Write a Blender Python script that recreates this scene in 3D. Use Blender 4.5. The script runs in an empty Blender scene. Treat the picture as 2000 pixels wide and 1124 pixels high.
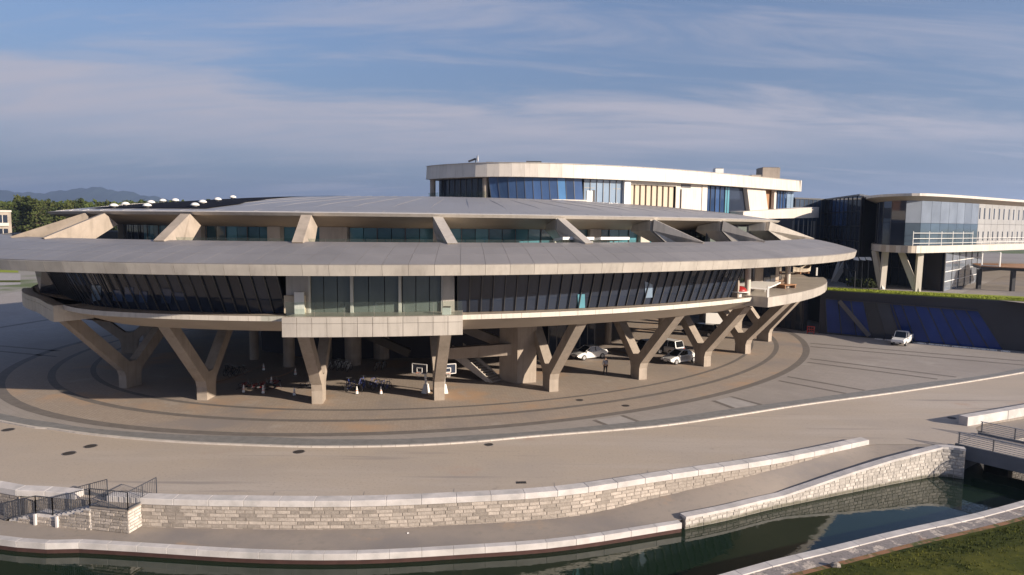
import bpy, bmesh, math, random
from mathutils import Vector, Matrix
R = math.radians
random.seed(7)
C = bpy.context.scene.collection
scene = bpy.context.scene

# ---------------------------------------------------------------- camera
CAMZ, FPX, PITCH, ROLL = 15.5, 1350.0, 0.09236, 0.01008
cam_data = bpy.data.cameras.new('camera'); cam = bpy.data.objects.new('camera', cam_data); C.objects.link(cam)
cam_data.sensor_width = 36; cam_data.lens = 36*FPX/2000
cam_data.clip_start = 0.5; cam_data.clip_end = 20000
_up = Vector((0, math.sin(PITCH), math.cos(PITCH))); _fw = Vector((0, math.cos(PITCH), -math.sin(PITCH)))
_x = Vector((math.cos(ROLL), 0, 0)) + _up*math.sin(ROLL)
_y = Vector((-math.sin(ROLL), 0, 0)) + _up*math.cos(ROLL)
m = Matrix.Identity(4)
for i in range(3):
    m[i][0] = _x[i]; m[i][1] = _y[i]; m[i][2] = -_fw[i]
m[0][3], m[1][3], m[2][3] = 0, 0, CAMZ
cam.matrix_world = m
scene.camera = cam

# ---------------------------------------------------------------- light
SUN_AZ, SUN_EL = R(-29), R(17.5)          # direction towards the sun, from +X counter-clockwise
world = bpy.data.worlds.new('World'); scene.world = world; world.use_nodes = True
nt = world.node_tree; N = nt.nodes; L = nt.links; N.clear()
def wn(t, **k):
    n = N.new(t)
    for a, b in k.items(): setattr(n, a, b)
    return n
def wmath(op, a, b=None, clamp=False):
    n = wn('ShaderNodeMath', operation=op); n.use_clamp = clamp
    for i, v in enumerate((a, b)):
        if v is None: continue
        if isinstance(v, (int, float)): n.inputs[i].default_value = v
        else: L.new(v, n.inputs[i])
    return n.outputs[0]
sky = wn('ShaderNodeTexSky', sky_type='NISHITA'); sky.sun_disc = False
sky.sun_elevation = SUN_EL; sky.sun_rotation = math.pi/2 - SUN_AZ
sky.altitude = 50; sky.air_density = 1.0; sky.dust_density = 0.9; sky.ozone_density = 2.6
tc = wn('ShaderNodeTexCoord'); sep = wn('ShaderNodeSeparateXYZ'); L.new(tc.outputs['Generated'], sep.inputs[0])
zc = wmath('MAXIMUM', sep.outputs['Z'], 0.0)
zz = wmath('ADD', zc, 0.16)
px = wmath('DIVIDE', sep.outputs['X'], zz); py = wmath('DIVIDE', sep.outputs['Y'], zz)
comb = wn('ShaderNodeCombineXYZ'); L.new(px, comb.inputs[0]); L.new(py, comb.inputs[1])
def cloud(scale, sx, sy, rot, off, detail, lo, hi, rough=.55, dist=.4):
    mp = wn('ShaderNodeMapping'); mp.inputs['Scale'].default_value = (sx, sy, 1); mp.inputs['Rotation'].default_value = (0, 0, rot)
    mp.inputs['Location'].default_value = off; L.new(comb.outputs[0], mp.inputs[0])
    no = wn('ShaderNodeTexNoise'); no.inputs['Scale'].default_value = scale; no.inputs['Detail'].default_value = detail
    no.inputs['Roughness'].default_value = rough; no.inputs['Distortion'].default_value = dist
    L.new(mp.outputs[0], no.inputs['Vector'])
    mr = wn('ShaderNodeMapRange'); mr.interpolation_type = 'SMOOTHSTEP'
    mr.inputs['From Min'].default_value = lo; mr.inputs['From Max'].default_value = hi
    L.new(no.outputs['Fac'], mr.inputs['Value']); return mr.outputs[0]
def band(a, b, c, d):   # 0->1 between a,b ; 1->0 between c,d in sin(elevation)
    r1 = wn('ShaderNodeMapRange'); r1.interpolation_type = 'SMOOTHSTEP'; r1.inputs['From Min'].default_value = a; r1.inputs['From Max'].default_value = b
    r2 = wn('ShaderNodeMapRange'); r2.interpolation_type = 'SMOOTHSTEP'; r2.inputs['From Min'].default_value = c; r2.inputs['From Max'].default_value = d
    L.new(zc, r1.inputs['Value']); L.new(zc, r2.inputs['Value'])
    return wmath('MULTIPLY', r1.outputs[0], wmath('SUBTRACT', 1.0, r2.outputs[0]))
hazeb = wn('ShaderNodeMapRange'); hazeb.inputs['From Min'].default_value = 0; hazeb.inputs['From Max'].default_value = .33
hazeb.inputs['To Min'].default_value = .88; hazeb.inputs['To Max'].default_value = 0; L.new(zc, hazeb.inputs['Value'])
def sstep(v, a, b_):
    mr = wn('ShaderNodeMapRange'); mr.interpolation_type = 'SMOOTHSTEP'; mr.inputs['From Min'].default_value = a; mr.inputs['From Max'].default_value = b_
    L.new(v, mr.inputs['Value']); return mr.outputs[0]
edge_n = cloud(1.6, .45, 1.2, R(10), (1.3, .4, 0), 8, .2, .8, .62, .6)
edge = wmath('ADD', wmath('SUBTRACT', zc, .170), wmath('MULTIPLY', sep.outputs['X'], .050))
edge = wmath('ADD', edge, wmath('MULTIPLY', wmath('SUBTRACT', edge_n, .5), .085))
body = wmath('SUBTRACT', 1.0, sstep(edge, -.030, .022))
low_n = cloud(2.3, .3, .9, R(4), (4.3, 2.4, 0), 6, .25, .75, .55, .3)
low = sstep(wmath('ADD', zc, wmath('MULTIPLY', wmath('SUBTRACT', low_n, .5), .030)), .055, .135)
tex = wmath('ADD', .72, wmath('MULTIPLY', cloud(3.2, .4, 1.6, R(14), (.3, 3.4, 0), 9, .3, .7, .6, .8), .34))
c1 = wmath('MULTIPLY', wmath('MULTIPLY', body, low), tex)
c2 = wmath('MULTIPLY', cloud(1.9, .42, 1.9, R(-14), (5.2, 1.4, 0), 10, .45, .70, .62, .6), .50)
c3 = wmath('MULTIPLY', cloud(4.6, .32, 1.4, R(-24), (2.2, 7.4, 0), 9, .52, .76, .6, .7), .34)
cm = wmath('MAXIMUM', wmath('MAXIMUM', wmath('MULTIPLY', c1, .95), c2), c3)
cm = wmath('MULTIPLY', cm, .85, True)
mixh = wn('ShaderNodeMix', data_type='RGBA'); L.new(hazeb.outputs[0], mixh.inputs['Factor'])
vt = wn('ShaderNodeVectorMath', operation='MULTIPLY'); L.new(sky.outputs[0], vt.inputs[0]); vt.inputs[1].default_value = (1.0, .92, .98); L.new(vt.outputs[0], mixh.inputs['A'])
mixh.inputs['B'].default_value = (.62, 1.05, 2.05, 1)
mix = wn('ShaderNodeMix', data_type='RGBA'); L.new(cm, mix.inputs['Factor']); L.new(mixh.outputs['Result'], mix.inputs['A'])
mix.inputs['B'].default_value = (4.0, 3.75, 4.15, 1)
bg = wn('ShaderNodeBackground'); bg.inputs['Strength'].default_value = 0.08
L.new(mix.outputs['Result'], bg.inputs['Color'])
wo = wn('ShaderNodeOutputWorld'); L.new(bg.outputs[0], wo.inputs[0])

sun_d = bpy.data.lights.new('sun', 'SUN'); sun = bpy.data.objects.new('sun', sun_d); C.objects.link(sun)
sun_d.energy = 5.0; sun_d.angle = R(0.6); sun_d.color = (1.0, .87, .72)
sd = Vector((math.cos(SUN_EL)*math.cos(SUN_AZ), math.cos(SUN_EL)*math.sin(SUN_AZ), math.sin(SUN_EL)))
sun.rotation_euler = sd.to_track_quat('Z', 'Y').to_euler(); sun.location = (60, -40, 60)
vs = scene.view_settings; vs.view_transform = 'Standard'; vs.look = 'None'; vs.gamma = 1; vs.exposure = 0.80; vs.use_curve_mapping = False
scene.cycles.max_bounces = 6; scene.cycles.diffuse_bounces = 2; scene.cycles.transparent_max_bounces = 16
scene.cycles.use_denoising = True

# ---------------------------------------------------------------- geometry of the place
def bp(px, py, z=0.0):                   # where the ray of a pixel of the photograph meets the height z
    u = (px-1000)/FPX; v = (py-562)/FPX
    c, s = math.cos(ROLL), math.sin(ROLL)
    x = c*u + s*v; y = -s*u + c*v
    cp, sp = math.cos(PITCH), math.sin(PITCH)
    d = Vector((x, cp-y*sp, -sp-y*cp)); t = (z-CAMZ)/d.z
    return Vector((d.x*t, d.y*t, z))
def bpY(px, py, Y):
    d = bp(px, py, 0) - Vector((0, 0, CAMZ)); d = d*(Y/d.y); return d + Vector((0, 0, CAMZ))
def bpl(pts, z=0.0): return [bp(a, b, z) for a, b in pts]
ECX, ECY, EA, EB, EPH = -6.768, 94.437, 51.94, 41.43, .66392
def sst(a, b, x):
    f = min(max((x-a)/(b-a), 0), 1); return f*f*(3-2*f)
def El(s, t, z=0.0):                     # a point of the saucer's plan: fraction s of the outer paving ring, parameter t (degrees)
    if 7 < z and .93 < s < 1.06 and z < 12.01: s *= 1-.062*sst(150, 172, -t)*(1-sst(198, 222, -t))   # the left end is a little blunter
    t = R(t); x = s*EA*math.cos(t); y = s*EB*math.sin(t); c, n = math.cos(EPH), math.sin(EPH)
    return Vector((ECX + c*x - n*y, ECY + n*x + c*y, z))
def ST(p):
    x, y = p[0]-ECX, p[1]-ECY; c, n = math.cos(EPH), math.sin(EPH)
    u = (c*x+n*y)/EA; v = (-n*x+c*y)/EB
    a = math.degrees(math.atan2(v, u))
    if a > 60: a -= 360
    return math.hypot(u, v), a
def T(px, py, z): return ST(bp(px, py, z))[1]

# ---------------------------------------------------------------- materials
def mat(name, col, rough=.6, metal=0.0, spec=.5, var=0.0, noise=0.0, nscale=1.0, bump=0.0, bscale=8.0, emis=None, coords='Object', dirt=None, dscale=.25, dlo=.45, dhi=.7, streak=0.0):
    mt = bpy.data.materials.new(name); mt.use_nodes = True; n = mt.node_tree.nodes; l = mt.node_tree.links
    b = n['Principled BSDF']; b.inputs['Roughness'].default_value = rough; b.inputs['Metallic'].default_value = metal
    b.inputs['Specular IOR Level'].default_value = spec
    b.inputs['Base Color'].default_value = (*col, 1)
    geo = n.new('ShaderNodeNewGeometry'); pos = geo.outputs['Position']
    out = None
    rgb = n.new('ShaderNodeRGB'); rgb.outputs[0].default_value = (*col, 1); out = rgb.outputs[0]
    if dirt:
        no = n.new('ShaderNodeTexNoise'); no.inputs['Scale'].default_value = dscale; no.inputs['Detail'].default_value = 8; no.inputs['Roughness'].default_value = .6
        l.new(pos, no.inputs['Vector'])
        mr = n.new('ShaderNodeMapRange'); mr.inputs['From Min'].default_value = dlo; mr.inputs['From Max'].default_value = dhi; l.new(no.outputs['Fac'], mr.inputs['Value'])
        mx = n.new('ShaderNodeMix'); mx.data_type = 'RGBA'; l.new(mr.outputs[0], mx.inputs['Factor']); l.new(out, mx.inputs['A']); mx.inputs['B'].default_value = (*dirt, 1)
        out = mx.outputs['Result']
    if streak:
        mp = n.new('ShaderNodeMapping'); mp.inputs['Scale'].default_value = (3.2, 3.2, .22); l.new(pos, mp.inputs[0])
        no = n.new('ShaderNodeTexNoise'); no.inputs['Scale'].default_value = 1; no.inputs['Detail'].default_value = 6; no.inputs['Roughness'].default_value = .65; l.new(mp.outputs[0], no.inputs['Vector'])
        mr = n.new('ShaderNodeMapRange'); mr.inputs['From Min'].default_value = .5; mr.inputs['From Max'].default_value = .8; mr.inputs['To Max'].default_value = streak; l.new(no.outputs['Fac'], mr.inputs['Value'])
        mx = n.new('ShaderNodeMix'); mx.data_type = 'RGBA'; l.new(mr.outputs[0], mx.inputs['Factor']); l.new(out, mx.inputs['A']); mx.inputs['B'].default_value = (col[0]*.45, col[1]*.44, col[2]*.42, 1); out = mx.outputs['Result']
    if var or noise:
        val = None
        if var:
            oi = n.new('ShaderNodeObjectInfo'); mr = n.new('ShaderNodeMapRange'); mr.inputs['To Min'].default_value = 1-var; mr.inputs['To Max'].default_value = 1+var
            l.new(oi.outputs['Random'], mr.inputs['Value']); val = mr.outputs[0]
        if noise:
            no = n.new('ShaderNodeTexNoise'); no.inputs['Scale'].default_value = nscale; no.inputs['Detail'].default_value = 6
            l.new(pos, no.inputs['Vector'])
            mr = n.new('ShaderNodeMapRange'); mr.inputs['From Min'].default_value = .3; mr.inputs['From Max'].default_value = .7
            mr.inputs['To Min'].default_value = 1-noise; mr.inputs['To Max'].default_value = 1+noise
            l.new(no.outputs['Fac'], mr.inputs['Value'])
            if val is None: val = mr.outputs[0]
            else:
                mm = n.new('ShaderNodeMath'); mm.operation = 'MULTIPLY'; l.new(val, mm.inputs[0]); l.new(mr.outputs[0], mm.inputs[1]); val = mm.outputs[0]
        vm = n.new('ShaderNodeVectorMath'); vm.operation = 'SCALE'; l.new(out, vm.inputs[0]); l.new(val, vm.inputs['Scale']); out = vm.outputs[0]
    l.new(out, b.inputs['Base Color'])
    if bump:
        no = n.new('ShaderNodeTexNoise'); no.inputs['Scale'].default_value = bscale; no.inputs['Detail'].default_value = 5
        l.new(pos, no.inputs['Vector']); bu = n.new('ShaderNodeBump'); bu.inputs['Strength'].default_value = bump; bu.inputs['Distance'].default_value = .05
        l.new(no.outputs['Fac'], bu.inputs['Height']); l.new(bu.outputs[0], b.inputs['Normal'])
    return mt
M = {}
M['panel'] = mat('champagne_panel', (.50, .455, .40), .42, .25, .5, .07, .07, .6, dirt=(.40, .36, .32), dscale=.35, streak=.5)
M['roofpanel'] = mat('roof_panel_metal', (.30, .275, .26), .45, .35, .5, .035, .06, .5, dirt=(.26, .24, .225), dscale=.12)
M['seam'] = mat('panel_seam', (.20, .185, .17), .7)
M['dome'] = mat('dome_metal', (.36, .34, .33), .40, .4, .5, 0, .06, .3)
M['concrete'] = mat('fairfaced_concrete', (.37, .31, .255), .8, 0, .3, .03, .09, .8, .15, 12, dirt=(.30, .255, .21), dscale=.5, streak=.5)
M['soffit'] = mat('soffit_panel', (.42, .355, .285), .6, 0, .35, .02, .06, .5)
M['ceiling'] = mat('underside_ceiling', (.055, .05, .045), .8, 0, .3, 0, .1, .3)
M['white'] = mat('white_cladding', (.58, .53, .47), .5, 0, .4, .03, .05, .5, dirt=(.56, .51, .45), dscale=.3, streak=.5)
M['darkframe'] = mat('dark_frame', (.035, .035, .04), .4, .3)
M['mullion'] = mat('grey_mullion', (.12, .12, .125), .4, .5)
M['whitemullion'] = mat('white_mullion', (.6, .58, .54), .45)
def glass(name, col, rough=.04, var=.35, spec=.6, trans=0.0, bumpy=.02):
    mt = mat(name, col, rough, 0, spec, var, .15, .35)
    b = mt.node_tree.nodes['Principled BSDF']; n = mt.node_tree.nodes; l = mt.node_tree.links
    if bumpy:
        geo = n.new('ShaderNodeNewGeometry'); no = n.new('ShaderNodeTexNoise'); no.inputs['Scale'].default_value = .45; no.inputs['Detail'].default_value = 1
        l.new(geo.outputs['Position'], no.inputs['Vector']); bu = n.new('ShaderNodeBump'); bu.inputs['Strength'].default_value = bumpy*5; bu.inputs['Distance'].default_value = .1
        l.new(no.outputs['Fac'], bu.inputs['Height']); l.new(bu.outputs[0], b.inputs['Normal'])
    if trans:
        o = n['Material Output']; tr = n.new('ShaderNodeBsdfTransparent'); tr.inputs[0].default_value = (.90, .94, .92, 1)
        ms = n.new('ShaderNodeMixShader'); ms.inputs[0].default_value = trans
        l.new(b.outputs[0], ms.inputs[1]); l.new(tr.outputs[0], ms.inputs[2]); l.new(ms.outputs[0], o.inputs[0])
    return mt
M['glass_dark'] = glass('dark_glass', (.026, .034, .054), .06, .35, .5)
M['glass_brown'] = glass('brown_glass', (.11, .075, .055), .15, .5, .5)
M['glass_blue'] = glass('blue_glass', (.035, .07, .16), .06, .3, .6)
M['glass_sky'] = glass('sky_blue_glass', (.07, .17, .34), .06, .1, .6)
M['glass_pale'] = glass('pale_blue_glass', (.20, .27, .36), .10, .15, .7)
M['glass_teal'] = glass('teal_glass', (.08, .21, .26), .08, .45, .6)
M['glass_green'] = glass('green_grey_glass', (.12, .14, .13), .08, .12, .6)
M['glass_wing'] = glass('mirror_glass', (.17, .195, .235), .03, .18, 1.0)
M['glass_podium'] = glass('deep_blue_glass', (.010, .034, .17), .12, .14, .3)
M['balustrade'] = glass('balustrade_glass', (.12, .13, .125), .05, .1, .4, .9, 0)
M['paver'] = None
M['stripe'] = mat('dark_stone_band', (.175, .155, .14), .75, 0, .3, 0, .12, 1.5)
M['strip'] = mat('grey_stone_strip', (.21, .205, .20), .7, 0, .35, 0, .14, 1.8, .1, 10)
M['pale_cell'] = mat('pale_granite_paving', (.37, .345, .33), .75, 0, .3, 0, .10, 1.2)
M['curb'] = mat('pale_kerb_stone', (.50, .455, .41), .7, 0, .3, .06, .1, 2)
M['coping'] = mat('painted_coping', (.53, .495, .475), .75, 0, .3, .07, .14, 1.1, .1, 9, dirt=(.42, .40, .385), dscale=.7, dlo=.46, dhi=.68)
M['stone'] = mat('rough_stone', (.36, .315, .275), .9, 0, .2, .30, .15, 5, .6, 14)
M['stone_white'] = mat('pale_rough_stone', (.44, .405, .37), .9, 0, .2, .20, .15, 5, .6, 14)
M['mortar'] = mat('mortar', (.27, .235, .205), .95, 0, .2, 0, .2, 3, .3, 20)
M['lightsteel'] = mat('light_railing_steel', (.34, .34, .36), .5, .2)
M['mortar_light'] = mat('pale_mortar', (.31, .285, .26), .95, 0, .2, 0, .2, 3, .3, 20)
M['steel'] = mat('grey_railing_steel', (.075, .08, .095), .5, .3)
M['cover'] = mat('iron_cover', (.06, .05, .045), .7, .3)
M['cream'] = mat('cream_curtain', (.50, .42, .325), .8)
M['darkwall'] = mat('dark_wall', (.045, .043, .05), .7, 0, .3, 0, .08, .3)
M['red'] = mat('red_paint', (.34, .015, .015), .4)
M['wood'] = mat('timber', (.30, .15, .07), .6)
M['black'] = mat('black_rubber', (.012, .012, .012), .6)
M['whitecar'] = mat('white_car_paint', (.75, .74, .72), .22, 0, .6)
M['silvercar'] = mat('silver_car_paint', (.42, .43, .45), .28, .5, .6)
M['blackcar'] = mat('black_car_paint', (.012, .012, .014), .2, 0, .6)
M['carglass'] = mat('car_glass', (.012, .014, .016), .05, 0, .7)
M['alloy'] = mat('wheel_alloy', (.45, .45, .46), .35, .7)
M['lamp'] = mat('headlamp_lens', (.6, .6, .62), .1, 0, .8)
M['tail'] = mat('tail_lamp_lens', (.35, .01, .01), .2)
M['bluebike'] = mat('blue_paint', (.03, .05, .22), .35)
M['whitep'] = mat('white_plastic', (.75, .73, .7), .45)
M['orange'] = mat('orange_plastic', (.7, .16, .03), .5)
M['skin'] = mat('skin', (.45, .28, .19), .6)
M['hair'] = mat('hair', (.02, .015, .012), .7)
M['shirt'] = mat('pale_shirt', (.35, .36, .42), .85)
M['trousers'] = mat('dark_trousers', (.02, .022, .03), .85)
M['lawn'] = mat('lawn', (.25, .29, .035), .9, 0, .2, 0, .15, .8)

def nodes_mat(name):
    mt = bpy.data.materials.new(name); mt.use_nodes = True
    return mt, mt.node_tree.nodes, mt.node_tree.links, mt.node_tree.nodes['Principled BSDF']
def layer(n, l, base, col, scale, lo, hi, detail=8, vec=None, stretch=None):
    geo = n.new('ShaderNodeNewGeometry'); v = geo.outputs['Position']
    if stretch:
        mp = n.new('ShaderNodeMapping'); mp.inputs['Scale'].default_value = stretch[:3]; mp.inputs['Rotation'].default_value = (0, 0, stretch[3]); l.new(v, mp.inputs[0]); v = mp.outputs[0]
    no = n.new('ShaderNodeTexNoise'); no.inputs['Scale'].default_value = scale; no.inputs['Detail'].default_value = detail; no.inputs['Roughness'].default_value = .6
    l.new(v, no.inputs['Vector'])
    mr = n.new('ShaderNodeMapRange'); mr.interpolation_type = 'SMOOTHSTEP'; mr.inputs['From Min'].default_value = lo; mr.inputs['From Max'].default_value = hi
    l.new(no.outputs['Fac'], mr.inputs['Value'])
    mx = n.new('ShaderNodeMix'); mx.data_type = 'RGBA'; l.new(mr.outputs[0], mx.inputs['Factor']); l.new(base, mx.inputs['A']); mx.inputs['B'].default_value = (*col, 1)
    return mx.outputs['Result']
def paving(name, c1, c2, mortar, patches, bw=.42, bh=.21, rot=.66):
    mt, n, l, b = nodes_mat(name)
    geo = n.new('ShaderNodeNewGeometry'); mp = n.new('ShaderNodeMapping'); mp.inputs['Rotation'].default_value = (0, 0, rot); l.new(geo.outputs['Position'], mp.inputs[0])
    br = n.new('ShaderNodeTexBrick'); br.inputs['Scale'].default_value = 1; br.inputs['Brick Width'].default_value = bw; br.inputs['Row Height'].default_value = bh
    br.inputs['Mortar Size'].default_value = .012; br.inputs['Color1'].default_value = (*c1, 1); br.inputs['Color2'].default_value = (*c2, 1); br.inputs['Mortar'].default_value = (*mortar, 1)
    l.new(mp.outputs[0], br.inputs['Vector']); o = br.outputs['Color']
    for p in patches: o = layer(n, l, o, *p)
    l.new(o, b.inputs['Base Color']); b.inputs['Roughness'].default_value = .8; b.inputs['Specular IOR Level'].default_value = .3
    return mt
M['paver'] = paving('brown_brick_paving', (.345, .285, .235), (.385, .32, .265), (.24, .20, .165),
    [((.44, .30, .20), .11, .50, .68), ((.27, .24, .225), .07, .5, .68), ((.39, .34, .30), .3, .58, .75)])
M['plaza'] = paving('grey_plaza_paving', (.315, .285, .26), (.34, .305, .28), (.26, .23, .21),
    [((.28, .25, .23), .06, .48, .68), ((.36, .33, .305), .16, .55, .75)], 1.2, .6)
M['road'] = None
mt, n, l, b = nodes_mat('worn_concrete_road')
rgb = n.new('ShaderNodeRGB'); rgb.outputs[0].default_value = (.44, .37, .30, 1); o = rgb.outputs[0]
o = layer(n, l, o, (.40, .345, .295), .09, .42, .66)
o = layer(n, l, o, (.47, .41, .355), .30, .47, .70, 8, None, (.12, .8, 1, R(-4)))
o = layer(n, l, o, (.43, .32, .25), .16, .60, .76)
o = layer(n, l, o, (.27, .235, .21), .8, .63, .80, 10)
o = layer(n, l, o, (.30, .265, .24), .5, .60, .72, 6, None, (.08, 1.6, 1, R(-6)))
o = layer(n, l, o, (.33, .28, .24), 6, .5, .8, 4)
l.new(o, b.inputs['Base Color']); b.inputs['Roughness'].default_value = .75; b.inputs['Specular IOR Level'].default_value = .3
M['road'] = mt
mt, n, l, b = nodes_mat('far_land')
rgb = n.new('ShaderNodeRGB'); rgb.outputs[0].default_value = (.27, .25, .22, 1); o = rgb.outputs[0]
o = layer(n, l, o, (.10, .13, .04), .012, .46, .52)
o = layer(n, l, o, (.33, .31, .28), .03, .6, .66)
l.new(o, b.inputs['Base Color']); b.inputs['Roughness'].default_value = .9; M['land'] = mt
mt, n, l, b = nodes_mat('walkway_concrete')
rgb = n.new('ShaderNodeRGB'); rgb.outputs[0].default_value = (.295, .25, .21, 1); o = rgb.outputs[0]
o = layer(n, l, o, (.22, .195, .18), .12, .4, .6)
o = layer(n, l, o, (.38, .27, .18), .25, .60, .74)
o = layer(n, l, o, (.24, .21, .18), 2.5, .5, .75)
l.new(o, b.inputs['Base Color']); b.inputs['Roughness'].default_value = .85; M['walk'] = mt
mt, n, l, b = nodes_mat('grass')
rgb = n.new('ShaderNodeRGB'); rgb.outputs[0].default_value = (.058, .068, .014, 1); o = rgb.outputs[0]
o = layer(n, l, o, (.115, .115, .022), .5, .4, .65)
o = layer(n, l, o, (.03, .045, .012), .25, .5, .62, 6, None, (.5, 1.6, 1, .4))
o = layer(n, l, o, (.13, .12, .03), 3, .58, .8)
l.new(o, b.inputs['Base Color']); b.inputs['Roughness'].default_value = .95; b.inputs['Specular IOR Level'].default_value = .1
M['grass'] = mt
mt, n, l, b = nodes_mat('canal_bed_water')
b.inputs['Base Color'].default_value = (.010, .021, .012, 1); b.inputs['Roughness'].default_value = .03; b.inputs['IOR'].default_value = 1.33; b.inputs['Specular IOR Level'].default_value = .85
geo = n.new('ShaderNodeNewGeometry'); no = n.new('ShaderNodeTexNoise'); no.inputs['Scale'].default_value = .9; no.inputs['Detail'].default_value = 4; l.new(geo.outputs['Position'], no.inputs['Vector'])
bu = n.new('ShaderNodeBump'); bu.inputs['Strength'].default_value = .16; bu.inputs['Distance'].default_value = .04; l.new(no.outputs['Fac'], bu.inputs['Height']); l.new(bu.outputs[0], b.inputs['Normal'])
M['water'] = mt
def leafmat(name, a, b2):
    mt, n, l, b = nodes_mat(name)
    oi = n.new('ShaderNodeObjectInfo'); geo = n.new('ShaderNodeNewGeometry')
    no = n.new('ShaderNodeTexNoise'); no.inputs['Scale'].default_value = .35; no.inputs['Detail'].default_value = 3; l.new(geo.outputs['Position'], no.inputs['Vector'])
    ad = n.new('ShaderNodeMath'); ad.operation = 'ADD'; l.new(oi.outputs['Random'], ad.inputs[0]); l.new(no.outputs['Fac'], ad.inputs[1])
    mr = n.new('ShaderNodeMapRange'); mr.inputs['From Min'].default_value = .4; mr.inputs['From Max'].default_value = 1.5; l.new(ad.outputs[0], mr.inputs['Value'])
    mx = n.new('ShaderNodeMix'); mx.data_type = 'RGBA'; l.new(mr.outputs[0], mx.inputs['Factor']); mx.inputs['A'].default_value = (*a, 1); mx.inputs['B'].default_value = (*b2, 1)
    l.new(mx.outputs['Result'], b.inputs['Base Color']); b.inputs['Roughness'].default_value = .8; b.inputs['Specular IOR Level'].default_value = .2
    return mt
M['leaf'] = leafmat('tree_foliage', (.022, .038, .012), (.075, .085, .022))
M['leaf2'] = leafmat('far_foliage', (.07, .095, .02), (.14, .15, .035))
M['bark'] = mat('bark', (.10, .075, .055), .9)
M['hill'] = mat('hill', (.03, .045, .04), .95, 0, .1, 0, .3, .004)

for k_ in ('stone', 'stone_white'):       # damp stain just above the water
    nn_ = M[k_].node_tree.nodes; ll_ = M[k_].node_tree.links; bs = nn_['Principled BSDF']; src = bs.inputs['Base Color'].links[0].from_socket
    ge = nn_.new('ShaderNodeNewGeometry'); se = nn_.new('ShaderNodeSeparateXYZ'); ll_.new(ge.outputs['Position'], se.inputs[0])
    no = nn_.new('ShaderNodeTexNoise'); no.inputs['Scale'].default_value = 1.3; no.inputs['Detail'].default_value = 5; ll_.new(ge.outputs['Position'], no.inputs['Vector'])
    a_ = nn_.new('ShaderNodeMath'); a_.operation = 'MULTIPLY_ADD'; ll_.new(no.outputs['Fac'], a_.inputs[0]); a_.inputs[1].default_value = -.35; ll_.new(se.outputs['Z'], a_.inputs[2])
    mr = nn_.new('ShaderNodeMapRange'); mr.inputs['From Min'].default_value = -1.84; mr.inputs['From Max'].default_value = -1.68; mr.inputs['To Min'].default_value = .8; mr.inputs['To Max'].default_value = 0; ll_.new(a_.outputs[0], mr.inputs['Value'])
    mx = nn_.new('ShaderNodeMix'); mx.data_type = 'RGBA'; ll_.new(mr.outputs[0], mx.inputs['Factor']); ll_.new(src, mx.inputs['A']); mx.inputs['B'].default_value = (.09, .085, .055, 1)
    ll_.new(mx.outputs['Result'], bs.inputs['Base Color'])

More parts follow.
